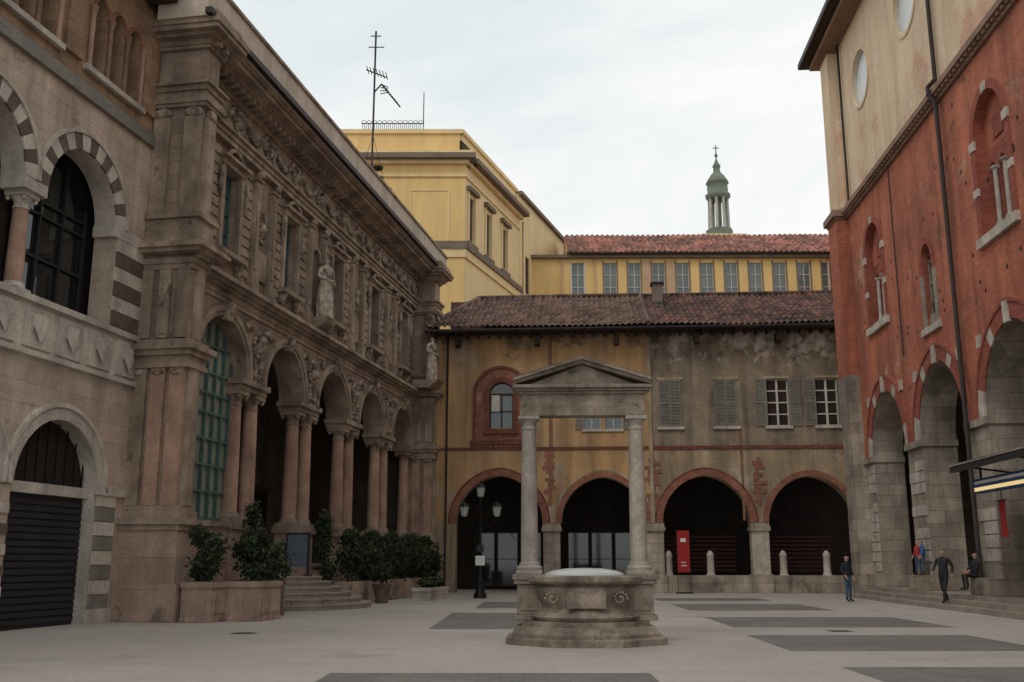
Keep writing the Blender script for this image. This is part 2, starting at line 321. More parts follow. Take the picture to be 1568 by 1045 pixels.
        mb.tube([(-.17*k,-.12*k,1.36*k),(-.03*k,-.2*k,1.15*k),(.15*k,-.18*k,.95*k),(.22*k,-.05*k,.8*k),(.24*k,.04*k,.3*k)],.045*k,mats[2],8)
        mb.tube([(.2*k,.0*k,1.38*k),(.27*k,.05*k,1.0*k),(.25*k,.08*k,.15*k)],.06*k,mats[2],8)
        mb.make('robe',e)
    return e
def foliage(mb,blobs,n,s=.07):
    for c,r in blobs:
        for _ in range(n):
            d=Vector((random.gauss(0,1),random.gauss(0,1),random.gauss(0,1))).normalized()*(R()**.45)
            w=1+.25*math.sin(d.x*7+c[0])*math.cos(d.z*6+c[1])+.12*math.sin(d.y*11)
            p=Vector((c[0]+d.x*r[0]*w,c[1]+d.y*r[1]*w,c[2]+d.z*r[2]*w))
            a=Vector((R()-.5,R()-.5,R()-.5)).normalized(); b=a.cross(Vector((R()-.5,R()-.5,R()-.5))).normalized(); q=s*(.6+R()*.9)
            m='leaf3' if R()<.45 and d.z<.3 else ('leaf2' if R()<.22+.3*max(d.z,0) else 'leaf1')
            mb.add([p-a*q,p+b*q*.45,p+a*q,p-b*q*.45],[(0,1,2,3)],m)

# ================================================================== LEFT PALACE
LO=(-9.816,26,0); LD=(.181,.983)
L=empty('renaissance_palace',LO,LD)
w=MB(); t=MB(); cv=MB(); g=MB()
AC=[4.8+4.88*i for i in range(5)]; PC=[2.36+4.88*i for i in range(6)]
wall(w,1.6,27.3,7.3,9.4,0,.95,[(x,1.68,7.3,7.3,0) for x in AC],'l_stone','l_trim')
for x in AC:
    ring(t,x,7.3,1.68,0,.14,-.06,.0,'l_trim',12); ring(t,x,7.3,1.82,0,.16,-.11,.0,'l_trim',12)
    t.prof(x-.19,x+.19,[(-.28,9.42),(-.16,8.85),(0,8.85),(0,9.42)],'l_carve')
    cv.ell((x,-.24,9.2),(.13,.1,.18),'l_carve')
for x in PC[1:5]:
    for d in(-.62,.62): column(t,x+d,.42,2.75,6.95,.27,'l_pink','l_trim',20,.5,.3)
    t.box(x-.98,x+.98,.02,.86,6.95,7.12,'l_trim'); t.box(x-1.06,x+1.06,-.08,.9,7.12,7.3,'l_trim')
    t.box(x-1.0,x+1.0,.0,.85,0,.5,'l_base'); t.box(x-.93,x+.93,.06,.8,.5,2.5,'l_base'); t.box(x-1.02,x+1.02,-.02,.88,2.5,2.75,'l_trim')
    for i in range(16):
        a=2*math.pi*i/16; cv.ell((x+.36*math.cos(a),-.05,8.55+.4*math.sin(a)),(.09,.09,.1),'l_carve',6,4)
    cv.ell((x,-.08,8.45),(.22,.2,.22),'l_carve'); cv.ell((x,-.16,8.72),(.12,.16,.15),'l_carve')
    for sgn in(-1,1):
        for q in range(5): cv.ell((x+sgn*(.5+q*.13),-.05,9.15-q*.02-abs(q-2)*.05),(.14,.1,.12),'l_carve',7,5)
        for q in range(4): cv.ell((x+sgn*(.25-q*.02),-.05,7.95-q*.15),(.12,.09,.13),'l_carve',7,5)
column(t,2.72,.35,2.75,6.95,.27,'l_pink','l_trim',20,.5,.3)
column(t,PC[5]-1.0,.35,2.75,6.95,.27,'l_pink','l_trim',20,.5,.3)
t.box(1.6,3.12,-.06,.9,0,2.75,'l_base');t.box(1.6,3.12,-.08,.9,6.95,7.3,'l_trim'); w.box(1.6,2.4,.1,.88,2.75,6.95,'l_stone')
t.box(25.4,27,-.06,.9,0,2.75,'l_base');t.box(25.3,27,-.08,.9,6.95,7.3,'l_trim')
for i,x in enumerate(AC):
    a,b=(x-1.46,x+1.46)
    if i==0: a=x-1.68
    if i!=1: w.box(a,b,.2,.7,0,1.3 if i else 2.55,'l_base'); t.box(a,b,.12,.78,1.3 if i else 2.55,1.45 if i else 2.72,'l_trim')
w.box(2,27.3,.9,5.4,.0,1.15,'step_m'); w.box(2,27.3,.96,5.4,9.4,9.7,'interior_wall')
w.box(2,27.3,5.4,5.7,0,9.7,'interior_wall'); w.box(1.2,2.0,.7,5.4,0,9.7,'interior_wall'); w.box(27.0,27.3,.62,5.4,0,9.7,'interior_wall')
for x in AC[1:]:
    g.box(x-1.2,x+1.2,5.3,5.38,1.2,4.6,'glass_dk'); t.box(x-1.35,x+1.35,5.25,5.36,4.6,4.85,'wood_dk')
x=AC[0]; archfill(g,x,1.66,2.7,7.3,0,.55,'glass_teal')
for i in range(7): 
    xx=x-1.6+i*3.2/6; h=math.sqrt(max(0,1.66**2-(xx-x)**2)); g.box(xx-.035,xx+.035,.44,.53,2.75,7.3+h,'teal')
for z in (2.8,3.6,4.4,5.2,6.0,6.6,7.25,8.1): 
    hw=1.62 if z<7.3 else math.sqrt(1.66**2-(z-7.3)**2); g.box(x-hw,x+hw,.45,.525,z-.035,z+.035,'teal')
def entab_mid(x0,x1,yo,y1=.4):
    layers(t,x0,x1,yo,y1,[(9.4,9.55,.06),(9.55,9.72,.10)],'l_trim')
    x=x0
    while x<x1: t.box(x,x+.1,yo-.24,yo-.08,9.72,9.82,'l_trim'); x+=.2
    t.box(x0,x1,yo-.10,y1,9.72,9.822,'l_trim')
    layers(t,x0,x1,yo,y1,[(9.825,9.93,.36),(9.93,10.03,.5),(10.03,10.1,.44)],'l_trim')
entab_mid(1.75,26.3,0)
WX=AC[:5]
wall(w,1.6,27.3,10.1,14.6,.12,.5,[(x,.55,11.15,13.75,None) for x in WX],'l_stone','l_trim')
for x in WX:
    window(g,x-.55,x+.55,11.15,13.75,.38,'teal','glass_grey',2,4,.06)
    t.box(x-.78,x-.56,-.02,.11,11.0,13.8,'l_trim'); t.box(x+.56,x+.78,-.02,.11,11.0,13.8,'l_trim')
    t.box(x-.82,x+.82,-.05,.11,13.8,14.0,'l_trim'); t.box(x-.92,x+.92,-.2,.11,14.0,14.1,'l_trim')
    t.box(x-.9,x+.9,-.22,.11,10.85,11.0,'l_trim')
    for s in(-1,1): t.prof(x+s*.66-.09,x+s*.66+.09,[(-.18,10.84),(-.05,10.45),(.1,10.45),(.1,10.84)],'l_carve'); cv.ell((x+s*.9,-.03,13.2),(.1,.1,.5),'l_carve',8,6)
    for a,b in ((x-1.55,x-.8),(x+.8,x+1.55)): courses(w,a,b,.12,10.55,14.3,'l_trim',.34,.07,.06)
    for i in range(12):
        a=math.pi*i/11; cv.ell((x+.5*math.cos(a),-.06,14.12+.3*math.sin(a)),(.08,.08,.08),'l_carve',6,4)
for k,x in enumerate(PC):
    if k in(0,5): continue
    for d in(-.68,.68):
        t.box(x+d-.24,x+d+.24,-.12,.11,10.1,10.75,'l_trim'); t.box(x+d-.18,x+d+.18,-.06,.11,10.75,14.1,'l_trim')
        t.box(x+d-.11,x+d+.11,-.1,-.062,11.0,13.9,'l_stone')
        t.box(x+d-.24,x+d+.24,-.14,.11,14.1,14.2,'l_trim'); cv.ell((x+d,-.12,14.3),(.22,.14,.14),'l_carve'); 
    if k!=2:
        for i in range(20):
            a=2*math.pi*i/20; cv.ell((x+.27*math.cos(a),.06,12.7+.55*math.sin(a)),(.07,.09,.07),'l_carve',6,4)
        cv.ell((x,.08,12.6),(.2,.16,.35),'l_carve'); cv.ell((x,.02,12.95),(.12,.14,.15),'l_carve')
        t.box(x-.42,x+.42,.03,.11,10.8,11.8,'l_trim')
def entab_top(x0,x1,yo,y1=.5,f=1.0):
    layers(t,x0,x1,yo,y1,[(14.5,14.68,.1),(14.68,14.84,.16),(14.84,14.92,.26)],'l_trim')
    w.box(x0,x1,yo-.02,y1,14.92,16.0,'l_trim')
    layers(t,x0,x1,yo,y1,[(16.0,16.1,.12),(16.28,16.38,.62*f),(16.38,16.52,.95*f),(16.52,16.66,1.05*f)],'l_trim')
    w.box(x0-.16,x1+.16,yo-.16,y1,16.1,16.28,'l_trim')
    x=x0+.1
    while x<x1: t.box(x,x+.16,yo-.55*f,yo-.16,16.12,16.277,'l_trim'); x+=.42
entab_top(1.75,26.3,0)
for x in PC[1:5]+[a for a in AC]:
    for i in range(14):
        a=2*math.pi*i/14; cv.ell((x+.3*math.cos(a),-.07,15.45+.36*math.sin(a)),(.08,.08,.08),'l_carve',6,4)
    cv.ell((x,-.08,15.42),(.17,.14,.22),'l_carve')
for i in range(-1,len(AC)*2-1):
    xa=AC[0]+i*2.44+.42; xb=xa+1.6
    for q in range(13):
        u=q/12; cv.ell((xa+(xb-xa)*u,-.08,15.8-.5*4*u*(1-u)),(.1,.1,.1+.04*math.sin(math.pi*u)),'l_carve',6,4)
    for s in (xa,xb): cv.ell((s,-.06,15.55),(.07,.08,.26),'l_carve',6,4)
t.box(.2,28.2,-1.32,-1.12,16.67,16.86,'gutter'); w.box(.3,28.1,-1.15,.4,16.665,17.75,'fascia'); t.box(.2,28.2,-1.22,.5,17.75,17.86,'l_trim')
w.prof(.3,28.1,[(-1.1,17.87),(7,20.5),(14,17.87)],'tile_dark'); w.box(1.2,27.2,.63,14,9.7,17.86,'ochre2')
w.box(1.2,27.2,5.72,13.9,0,9.69,'ochre2')
def pier(x0,x1,ya,y1):
    layers(w,x0,x1,ya,y1,[(0,.95,.34),(.95,2.3,.2)],'l_base'); layers(t,x0,x1,ya,y1,[(2.3,2.45,.26),(2.45,2.6,.36),(2.6,2.8,.15),(2.8,2.95,.1)],'l_trim')
    w.box(x0,x1,ya,y1,2.95,9.4,'l_stone')
    for a in (0,.5,1):
        yy=ya+.2+(y1-ya-.4)*a; t.box(x0-.12,x0,yy-.2,yy+.2,2.95,6.7,'l_pink' if a<1 else 'l_trim'); t.box(x0-.1,x0,yy-.17,yy+.17,7.45,9.38,'l_trim')
        cv.ell((x0-.1,yy,6.5),(.1,.2,.1),'l_carve')
    xx=(x0+x1)/2; t.box(xx-.22,xx+.22,ya-.12,ya,2.95,6.7,'l_trim'); t.box(xx-.2,xx+.2,ya-.1,ya,7.45,9.38,'l_trim')
    layers(t,x0,x1,ya,y1,[(6.62,6.75,.17),(6.75,6.95,.13),(6.95,7.1,.24),(7.1,7.25,.34),(7.25,7.4,.16)],'l_trim')
    entab_mid(x0,x1,ya,y1)
    layers(t,x0,x1,ya,y1,[(10.1,10.3,.2),(10.3,10.85,.1),(10.85,10.98,.2)],'l_trim'); w.box(x0,x1,ya,y1,10.98,14.5,'l_stone')
    for a in (0,1):
        yy=ya+.26+(y1-ya-.52)*a; t.box(x0-.1,x0,yy-.25,yy+.25,10.98,13.9,'l_trim'); t.box(x0-.14,x0,yy-.28,yy+.28,10.98,11.2,'l_trim'); cv.ell((x0-.06,yy,14.05),(.12,.27,.17),'l_carve')
    t.box(xx-.25,xx+.25,ya-.1,ya,10.98,13.9,'l_trim'); cv.ell((xx,ya-.06,14.05),(.27,.12,.17),'l_carve')
    layers(t,x0,x1,ya,y1,[(14.2,14.3,.14),(14.3,14.5,.2)],'l_trim')
    entab_top(x0,x1,ya,y1,.6)
    layers(t,x0,x1,ya,y1,[(16.665,16.8,.55),(16.8,17.0,.45)],'l_trim')
pier(1.0,1.75,-.85,.62); pier(26.3,27.25,-1.0,.62)
w.box(1.15,1.8,-.2,.6,17.0,18.6,'fascia'); t.box(1.0,1.9,-.35,.6,18.6,18.8,'l_trim')
x=PC[2]
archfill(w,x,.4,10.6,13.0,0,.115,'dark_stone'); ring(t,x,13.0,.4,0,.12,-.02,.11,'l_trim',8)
t.prof(x-.45,x+.45,[(-.75,10.62),(-.65,10.4),(-.2,10.1),(.1,10.1),(.1,10.62)],'l_trim')
t.prof(25.0,26.2,[(-1.6,10.5),(-1.1,10.11),(-.3,10.11),(-.3,10.5)],'l_trim')
w.make('walls',L); t.make('trim_and_columns',L); cv.make('carved_reliefs',L); g.make('windows',L)
SM=['statue_stone']*5
def lw(s,tt,z=0): return (LO[0]+LD[0]*s+.983*tt,LO[1]+LD[1]*s-.181*tt,z)
ang=math.atan2(-.181,.983)+math.pi/2
figure('stone_statue',lw(PC[2],.42,10.62),ang-.5,2.5,SM,'pray',robe=True)
figure('stone_statue',lw(25.6,1.1,10.5),ang-.6,2.4,SM,'pray',robe=True)

# ================================================================== LOGGIA (near left)
G=empty('striped_arch_loggia',LO,LD); w=MB(); t=MB(); g=MB()
Y=.62; C=[-2.0-3.75*i for i in range(5)]
wall(w,-20,1.0,0,5.95,Y,.7,[(x,1.62,0,3.2,0) for x in C],'marble_pink','marble')
wall(w,-20,1.0,10.2,13.0,Y,.6,[(x,1.45,10.2,10.2,0) for x in C],'marble_pink','marble')
w.box(-20,1.0,Y,Y+4,5.95,6.2,'marble'); w.box(-20,1.0,Y+.02,Y+.5,6.2,7.35,'marble_w'); t.box(-20,.99,Y-.14,Y,6.1,6.22,'marble'); t.box(-20,.99,Y-.1,Y+.55,7.35,7.5,'marble')
for i in range(14):
    xx=.5-i*1.25; t.box(xx-.5,xx+.5,Y-.03,Y+.02,6.32,7.25,'marble'); 
    t.add([(xx-.22,Y-.09,7.1),(xx+.22,Y-.09,7.1),(xx+.22,Y-.09,6.75),(xx,Y-.11,6.45),(xx-.22,Y-.09,6.75)],[(0,1,2,3,4)],'marble_w'); t.box(xx-.2,xx+.2,Y-.085,Y,6.78,7.08,'marble_w')
for x in C:
    ring(t,x,3.2,1.62,0,.3,Y-.05,Y,'marble',9); ring(t,x,3.2,1.92,0,.1,Y-.1,Y,'marble_w',9)
    ring(t,x,10.2,1.45,0,.42,Y-.06,Y,lambda i:'marble_w' if i%2 else 'dark_stone',8)
    ring(t,x,10.2,1.87,0,.09,Y-.1,Y,'marble',8)
    g.box(x-1.62,x+1.62,Y+.35,Y+.42,0,3.05,'steel_dk'); t.box(x-1.62,x+1.62,Y+.2,Y+.45,3.05,3.3,'marble')
    for q in range(18): g.box(x-1.6,x+1.6,Y+.31,Y+.349,.1+q*.16,.1+q*.16+.11,'steel_dk')
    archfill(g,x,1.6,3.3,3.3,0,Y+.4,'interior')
    for q in range(9): g.box(x-1.5+q*.37,x-1.47+q*.37,Y+.3,Y+.33,3.3,3.3+math.sqrt(max(.02,1.6**2-(1.5-q*.37)**2)),'black_metal')
    archfill(g,x,1.45,7.5,10.2,0,Y+.9,'glass_dk')
    for q in range(4): 
        xx=x-1.4+q*.93; g.box(xx-.03,xx+.03,Y+.8,Y+.88,7.5,10.2+math.sqrt(max(0,1.45**2-(xx-x)**2)),'steel_dk')
    for z in (8.8,9.9,10.25): g.box(x-1.45,x+1.45,Y+.81,Y+.87,z-.03,z+.03,'steel_dk')
    xp=x-1.875
    column(t,xp,Y+.3,7.5,9.9,.2,'l_pink','marble',16,.4,.25); t.box(xp-.42,xp+.42,Y-.05,Y+.6,9.9,10.2,'marble')
    for q in range(6): t.box(xp-.24,xp+.24,Y-.04,Y,.3+q*.45,.3+q*.45+.22,'marble_w' if q%2 else 'dark_stone')
w.box(-.5,1.0,Y,Y+.6,7.5,9.9,'marble_pink'); t.box(-.6,1.0,Y-.06,Y+.6,9.9,10.2,'marble')
for q in range(6): t.box(-.4,.97,Y-.045,Y,7.55+q*.4,7.55+q*.4+.37,'marble_w' if q%2 else 'dark_stone')
for q in range(8): t.box(-.34,.5,Y-.045,Y,.35+q*.36,.35+q*.36+.33,'marble_w' if q%2 else 'greenband')
t.box(-.45,.9,Y-.1,Y,3.15,3.35,'marble'); t.box(-.45,.6,Y-.12,Y,0,.35,'marble')
t.box(-20,.99,Y-.12,Y+.6,13.0,13.35,'greenband')
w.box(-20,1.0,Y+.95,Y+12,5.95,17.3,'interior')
tops=[]
for x in [-1.1,-4.8,-8.5,-12.2,-15.9]: tops+=[(x+d,.3,13.9,15.6,.12) for d in(-.8,0,.8)]
wall(w,-20,1.0,13.35,17.3,Y+.05,.5,tops,'osii_brown'); 
for o in tops:
    ring(t,o[0],15.6,.3,.12,.1,Y,Y+.05,'redbrick',5)
    for s in(-1,1): t.lathe(o[0]+s*.4,Y+.0,[(.1,13.9),(.07,14.0),(.07,15.35),(.12,15.6)],'l_pink',10)
for x in [-1.1,-4.8,-8.5]: t.box(x-1.4,x+1.4,Y-.1,Y+.04,13.75,13.9,'marble')
for x in (.55,-2.95,-6.65): t.box(x-.35,x+.35,Y-.05,Y+.05,13.9,16.9,'osii_brown')
t.box(-20,.98,Y-.9,Y+.6,17.3,17.5,'wood_dk'); t.box(-20,.98,Y-1.05,Y-.9,17.35,17.6,'gutter')
for i in range(34): t.box(.7-i*.6,.85-i*.6,Y-.85,Y,17.1,17.3,'wood_dk')
w.prof(-20,.98,[(Y-.9,17.5),(6,19.5),(13,17.5)],'tile_dark'); w.box(-20,1.0,.62+.7,12,0,.04,'interior')
w.make('walls',G); t.make('trim_and_columns',G); g.make('windows_and_shutters',G)

# ================================================================== FAR HOUSE WITH ARCADE
FO=(-3.5,52,0); FD=(.9973,-.073)
F=empty('arcaded_medieval_house',FO,FD); w=MB(); t=MB(); g=MB(); rf=MB()
FC=[2.85,8.1,13.2,18.35]
SP=10.55
wall(w,-.6,SP,3.4,7.15,0,.8,[(FC[0],2.2,3.4,3.4,.2),(FC[1],2.1,3.4,3.4,.2)],'ochre','ochre2')
wall(w,SP,24,3.4,7.15,.03,.8,[(FC[2],2.15,3.4,3.4,.2),(FC[3],2.1,3.4,3.4,.2)],'ochre2','ochre2')
wall(w,-.6,SP,7.15,13.3,0,.5,[(2.95,.62,8.2,10.0,0),(7.6,.45,8.1,9.1,None),(8.7,.45,8.1,9.1,None)],'ochre')
wall(w,SP,24,7.15,13.3,.03,.5,[(x,.55,8.2,10.6,None) for x in (11.6,14.4,17.0,19.45)],'fresco')
for i,x in enumerate(FC):
    hw=(2.2,2.1,2.15,2.1)[i]; y0=-.05
    ring(t,x,3.4,hw,.2,.30,y0,.0 if i<2 else .03,'redbrick',12)
    ring(t,x,3.4,hw+.30,.2,.10,y0+.03,.02,'ochre2' if i%2 else 'redbrick_dk',12)
for xx,h in ((5.45,3.2),(10.6,2.4),(15.8,2.4)):
    for q in range(14): 
        wd=.08+.3*R(); z=4.25+q*.2; xo=xx+(R()-.5)*.25
        if q*.2<h: t.box(xo-wd,xo+wd,-.022+.001*q,.028,z,z+.19,'redbrick' if R()<.7 else 'strip')
for xx,m in ((5.5,'r_stone'),(10.65,'r_stone'),(15.8,'r_white')):
    w.box(xx-.42,xx+.42,.02,.78,0,3.15,m); t.box(xx-.52,xx+.52,-.06,.86,0,.9,'r_stone'); t.box(xx-.5,xx+.5,-.07,.86,3.0,3.2,'r_stone'); t.box(xx-.45,xx+.45,-.03,.82,3.2,3.4,'r_stone')
w.box(-.6,.65,.0,.8,0,3.4,'ochre2'); w.box(20.45,24,.03,.8,0,3.4,'r_stone')
w.box(11.07,15.38,.1,.6,0,.85,'r_stone'); w.box(16.22,20.45,.1,.6,0,.85,'r_stone')
for xx in (11.3,13.35,16.9,19.0): t.lathe(xx,.35,[(.24,.85),(.2,.92),(.18,1.0),(.165,1.75),(.2,1.8),(.1,2.0),(.02,2.05)],'marble',10)
t.box(-.6,SP-.1,-.06,.0,7.08,7.22,'redbrick_dk'); t.box(SP+.1,24,-.03,.03,7.05,7.22,'redbrick_dk')
for xx in (5.5,): t.box(xx-.1,xx+.1,-.025,.0,5.5,12.9,'strip')
t.box(SP-.1,SP+.1,-.07,.03,3.4,13.2,'ochre2'); t.box(15.0,15.12,-.02,.03,3.5,8.2,'strip')
t.tube([(.15,-.1,.2),(.15,-.1,13)],.06,'gutter')
x=2.95
ring(t,x,10.0,.62,0,.25,-.1,.0,'redbrick_dk',10); ring(t,x,10.0,.87,0,.45,-.05,.0,'redbrick',10); ring(t,x,10.0,1.32,0,.14,-.12,0,'redbrick_dk',10)
for s in(-1,1):
    a,b=sorted((x+s*.62,x+s*.87)); t.box(a,b,-.1,0,7.9,10,'redbrick_dk'); a,b=sorted((x+s*.87,x+s*1.32)); t.box(a,b,-.05,0,7.6,10,'redbrick'); a,b=sorted((x+s*1.32,x+s*1.46)); t.box(a,b,-.12,0,7.6,10,'redbrick_dk')
t.box(x-1.32,x+1.32,-.06,0,7.6,7.9,'redbrick'); t.box(x-.9,x+.9,-.2,0,7.9,8.15,'redbrick_dk'); t.box(x-1.6,x+1.6,-.15,0,7.35,7.58,'redbrick_dk')
for q in range(12): t.box(x-1.5+q*.26,x-1.38+q*.26,-.1,0,7.225,7.35,'redbrick')
window(g,x-.6,x+.6,8.2,10.0,.25,'wood_dk','glass_grey',2,2,.09); archfill(g,x,.62,10.0,10.0,0,.28,'glass_dk')
g.box(x-.52,x-.1,.2,.245,9.1,9.95,'wframe')
for xx in (7.6,8.7): window(g,xx-.45,xx+.45,8.1,9.1,.15,'wframe','glass_grey',2,1); t.box(xx-.52,xx+.52,-.08,0,7.98,8.09,'marble')
shutter(g,6.75,7.12,8.1,9.1,-.01,'shutter'); shutter(g,9.18,9.55,8.1,9.1,-.01,'shutter')
for xx,op in ((11.6,0),(14.4,0),(17.0,1),(19.45,1)):
    t.box(xx-.68,xx+.68,-.1,.02,8.05,8.19,'marble'); t.box(xx-.66,xx+.66,-.03,.025,10.61,10.75,'ochre2')
    if op:
        window(g,xx-.55,xx+.55,8.2,10.6,.18,'wframe','glass_dk',2,4,.1); g.box(xx-.05,xx+.05,.12,.2,8.2,10.6,'wframe')
        shutter(g,xx-1.13,xx-.57,8.2,10.6,.0,'shutter'); shutter(g,xx+.57,xx+1.13,8.2,10.6,.0,'shutter')
    else: shutter(g,xx-.545,xx-.01,8.2,10.6,.02,'shutter'); shutter(g,xx+.01,xx+.545,8.2,10.6,.02,'shutter'); g.box(xx-.54,xx+.54,.021,.06,8.2,10.6,'steel_dk')
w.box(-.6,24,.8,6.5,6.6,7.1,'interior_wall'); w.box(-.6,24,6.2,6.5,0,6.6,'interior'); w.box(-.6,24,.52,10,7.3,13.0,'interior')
for i in range(2):
    for q in range(3):
        xx=FC[i]-1.9+q*1.3; window(g,xx,xx+1.15,.2,3.1,6.0,'black_metal','glass_dk',1,2)
for q in range(9): g.box(11.1,15.3,5.2,5.26,1.0+q*.22,1.12+q*.22,'rail_dk'); g.box(16.3,20.4,5.2,5.26,1.0+q*.22,1.12+q*.22,'rail_dk')
rf.box(-.7,24,-1.0,.6,13.1,13.2,'wood_dk')
for q in range(45): rf.box(-.5+q*.55,-.38+q*.55,-.95,.0,12.92,13.1,'wood_dk')
for q in range(6): rf.box(.6+q*4.1,.85+q*4.1,-.7,.0,12.45,12.9,'wood_dk')
rf.tube([(-.9,-1.12,13.12),(24,-1.12,13.12)],.1,'gutter',8)
tileroof(rf,-.8,SP-.05,-1.05,6.3,13.3,16.75,'tile_brown',lambda x:-1.05+(x+.85)*3.9)
tileroof(rf,SP+.05,24.2,-1.05,6.3,13.26,16.7,'tile_dark')
rf.tube([(1.0,6.3,16.8),(SP,6.3,16.8)],.14,'tile_brown'); rf.tube([(SP,6.3,16.75),(24,6.3,16.75)],.14,'tile_dark'); rf.tube([(-.85,-1.05,13.35),(1.05,6.3,16.8)],.13,'tile_brown')
rf.tube([(SP,-1.05,13.4),(SP,6.3,16.8)],.12,'tile_brown')
rf.prof(-.6,24,[(6.4,16.6),(14,13),(6.3,13)],'tile_dark')
rf.box(11.2,11.75,4.6,5.2,15.9,17.0,'brown_trim'); rf.box(11.1,11.85,4.5,5.3,17.0,17.1,'tile_dark')
w.make('walls',F); t.make('trim_and_arches',F); g.make('windows_and_shutters',F); rf.make('tiled_roof',F)
def fw(s,tt,z=0): return (FO[0]+FD[0]*s-.073*tt,FO[1]+FD[1]*s-.9973*tt,z)
B=empty('red_banner_stand',fw(11.95,.6),FD); b=MB(); b.box(-.29,.29,-.03,.03,1.0,3.0,'banner_red'); b.box(-.32,-.295,-.02,.02,0,3.04,'black_metal'); b.box(.295,.32,-.02,.02,0,3.04,'black_metal'); b.box(-.4,.4,-.25,.25,0,.06,'black_metal')
b.box(-.13,.13,-.036,-.031,2.45,2.62,'paint_white'); b.box(-.12,.14,-.036,-.031,1.3,1.34,'paint_white'); b.box(-.12,.08,-.036,-.031,1.45,1.49,'paint_white'); b.make('banner',B)

# ================================================================== RIGHT PALACE
RO=(16.04,47,0); RD=(-.0667,-.9978)
P=empty('red_brick_broletto_palace',RO,RD); w=MB(); t=MB(); g=MB()
RC=[4.8+6.4*i for i in range(7)]; XE=46
wall(w,1.2,XE,6.0,9.4,0,1.3,[(x,2.35,6.0,6.0,.28) for x in RC],'r_red','r_stone')
tri=[RC[i] for i in (0,2,4,6)]; sgl=[RC[i] for i in(1,3,5)]
wall(w,0,XE,9.4,17.4,0,.55,[(x,1.15,11.5,14.7,.15) for x in tri]+[(x,.5,9.9,12.4,.1) for x in sgl],'r_red','r_red_dk')
w.box(0,1.2,0,1.3,0,9.4,'r_stone')
for i in range(8):
    xc=1.6+6.4*i; xa,xb=xc-.85,xc+.85
    if i==0: xa=1.2; xb=2.45
    w.box(xa,xb,.02,1.3,.45,6.0,'r_stone'); t.box(xa-.1,xb+.1,-.35,1.35,.45,1.0,'r_stone'); t.box(xa-.06,xb+.06,-.1,1.34,5.75,6.0,'r_stone')
    for q in range(11):
        if R()<.6: t.box(xa+R()*.8,xb-.001,-.012,.02,1.1+q*.42,1.1+q*.42+.38,'r_white')
for x in RC:
    def vm(i): return 'r_white' if i in(0,1,6,13,18,19) else 'r_red_dk'
    ring(t,x,6.0,2.35,.28,.5,-.06,0,vm,10); ring(t,x,6.0,2.85,.28,.12,-.1,0,'r_red_dk',10)
    t.box(x-.17,x+.17,-.12,0,8.5,9.15,'r_white')
    for s in(-1,1): t.box(x+s*2.3-.15,x+s*2.3+.15,-.08,0,8.2,8.6,'r_white')
for x in tri:
    wall(w,x-1.15,x+1.15,11.5,14.3,.3,.2,[(x+d,.28,11.7,13.5,.12) for d in(-.74,0,.74)],'r_red_dk'); archfill(w,x,1.15,14.3,14.7,.15,.3,'r_red')
    for d in(-.37,.37): column(t,x+d,.22,11.7,13.6,.08,'r_white','r_white',10,.2,.12)
    w.box(x-.35,x+.35,.25,.29,14.5,15.2,'r_red_dk')
    ring(t,x,14.7,1.15,.15,.3,-.06,0,lambda i:'r_white' if i in(9,10) else 'r_red_dk',10); t.box(x-1.5,x+1.5,-.14,0,11.2,11.5,'r_white')
    for s in(-1,1):
        a,b2=sorted((x+s*1.15,x+s*1.45)); t.box(a,b2,-.05,0,11.5,14.6,'r_red_dk'); t.box(a-.04,b2+.04,-.08,0,14.45,14.75,'r_white'); t.box(a-.03,b2+.03,-.075,0,12.9,13.15,'r_white')
for x in sgl:
    ring(t,x,12.4,.5,.1,.28,-.06,0,'r_red_dk',8); t.box(x-.95,x+.95,-.12,0,9.65,9.9,'r_white'); t.box(x-.8,x-.5,-.05,0,9.9,11.9,'r_stone'); t.box(x+.5,x+.8,-.05,0,9.9,11.9,'r_stone')
    t.box(x-.8,x-.5,-.045,0,11.9,12.4,'r_red_dk'); t.box(x+.5,x+.8,-.045,0,11.9,12.4,'r_red_dk'); window(g,x-.5,x+.5,9.9,12.4,.22,'r_stone','glass_grey',2,3); w.box(x-.5,x+.5,.1,.2,9.9,10.4,'r_stone')
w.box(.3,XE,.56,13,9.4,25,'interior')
for _ in range(90):
    xx=1.8+R()*40; zz=9.8+R()*7; t.box(xx,xx+.12,-.004,.02,zz,zz+.14,'interior')
t.box(0,XE,-.12,.3,17.4,17.52,'r_trim'); t.box(0,XE,-.3,.3,17.62,17.84,'r_trim')
xx=0
while xx<XE: t.box(xx,xx+.16,-.24,0,17.5,17.62,'r_trim'); xx+=.36
OZ=22.9
w.box(0,XE,.02,.5,17.84,OZ-2.9,'r_stucco')
wall(w,0,XE,OZ-2.9,OZ,.02,.45,[(x,1.25,OZ-2.9,OZ-2.9,0) for x in RC],'r_stucco',None,True)
wall(w,0,XE,OZ,26.3,.02,.45,[(x,1.25,OZ,OZ,0) for x in RC],'r_stucco')
for x in RC:
    for iv in(False,True):
        ring(t,x,OZ,1.25,0,.16,-.03,.02,'r_stucco',12,iv); ring(t,x,OZ,1.16,0,.09,.1,.2,'wframe',12,iv)
    c=curve(1.25,0,14); g.add([(x+a,.2,OZ+b2) for a,b2 in c]+[(x-a,.2,OZ-b2) for a,b2 in c[1:-1]],[tuple(range(2*len(c)-2))],'pale_panel')
w.box(-.35,1.2,-.55,.0,0,9.9,'r_stone'); w.box(-.35,1.2,-.55,.0,9.9,17.38,'r_red'); layers(t,-.35,1.2,-.55,0,[(17.4,17.52,.05),(17.52,17.84,.18)],'r_trim'); w.box(-.25,1.1,-.42,.01,17.84,26.05,'r_stucco')
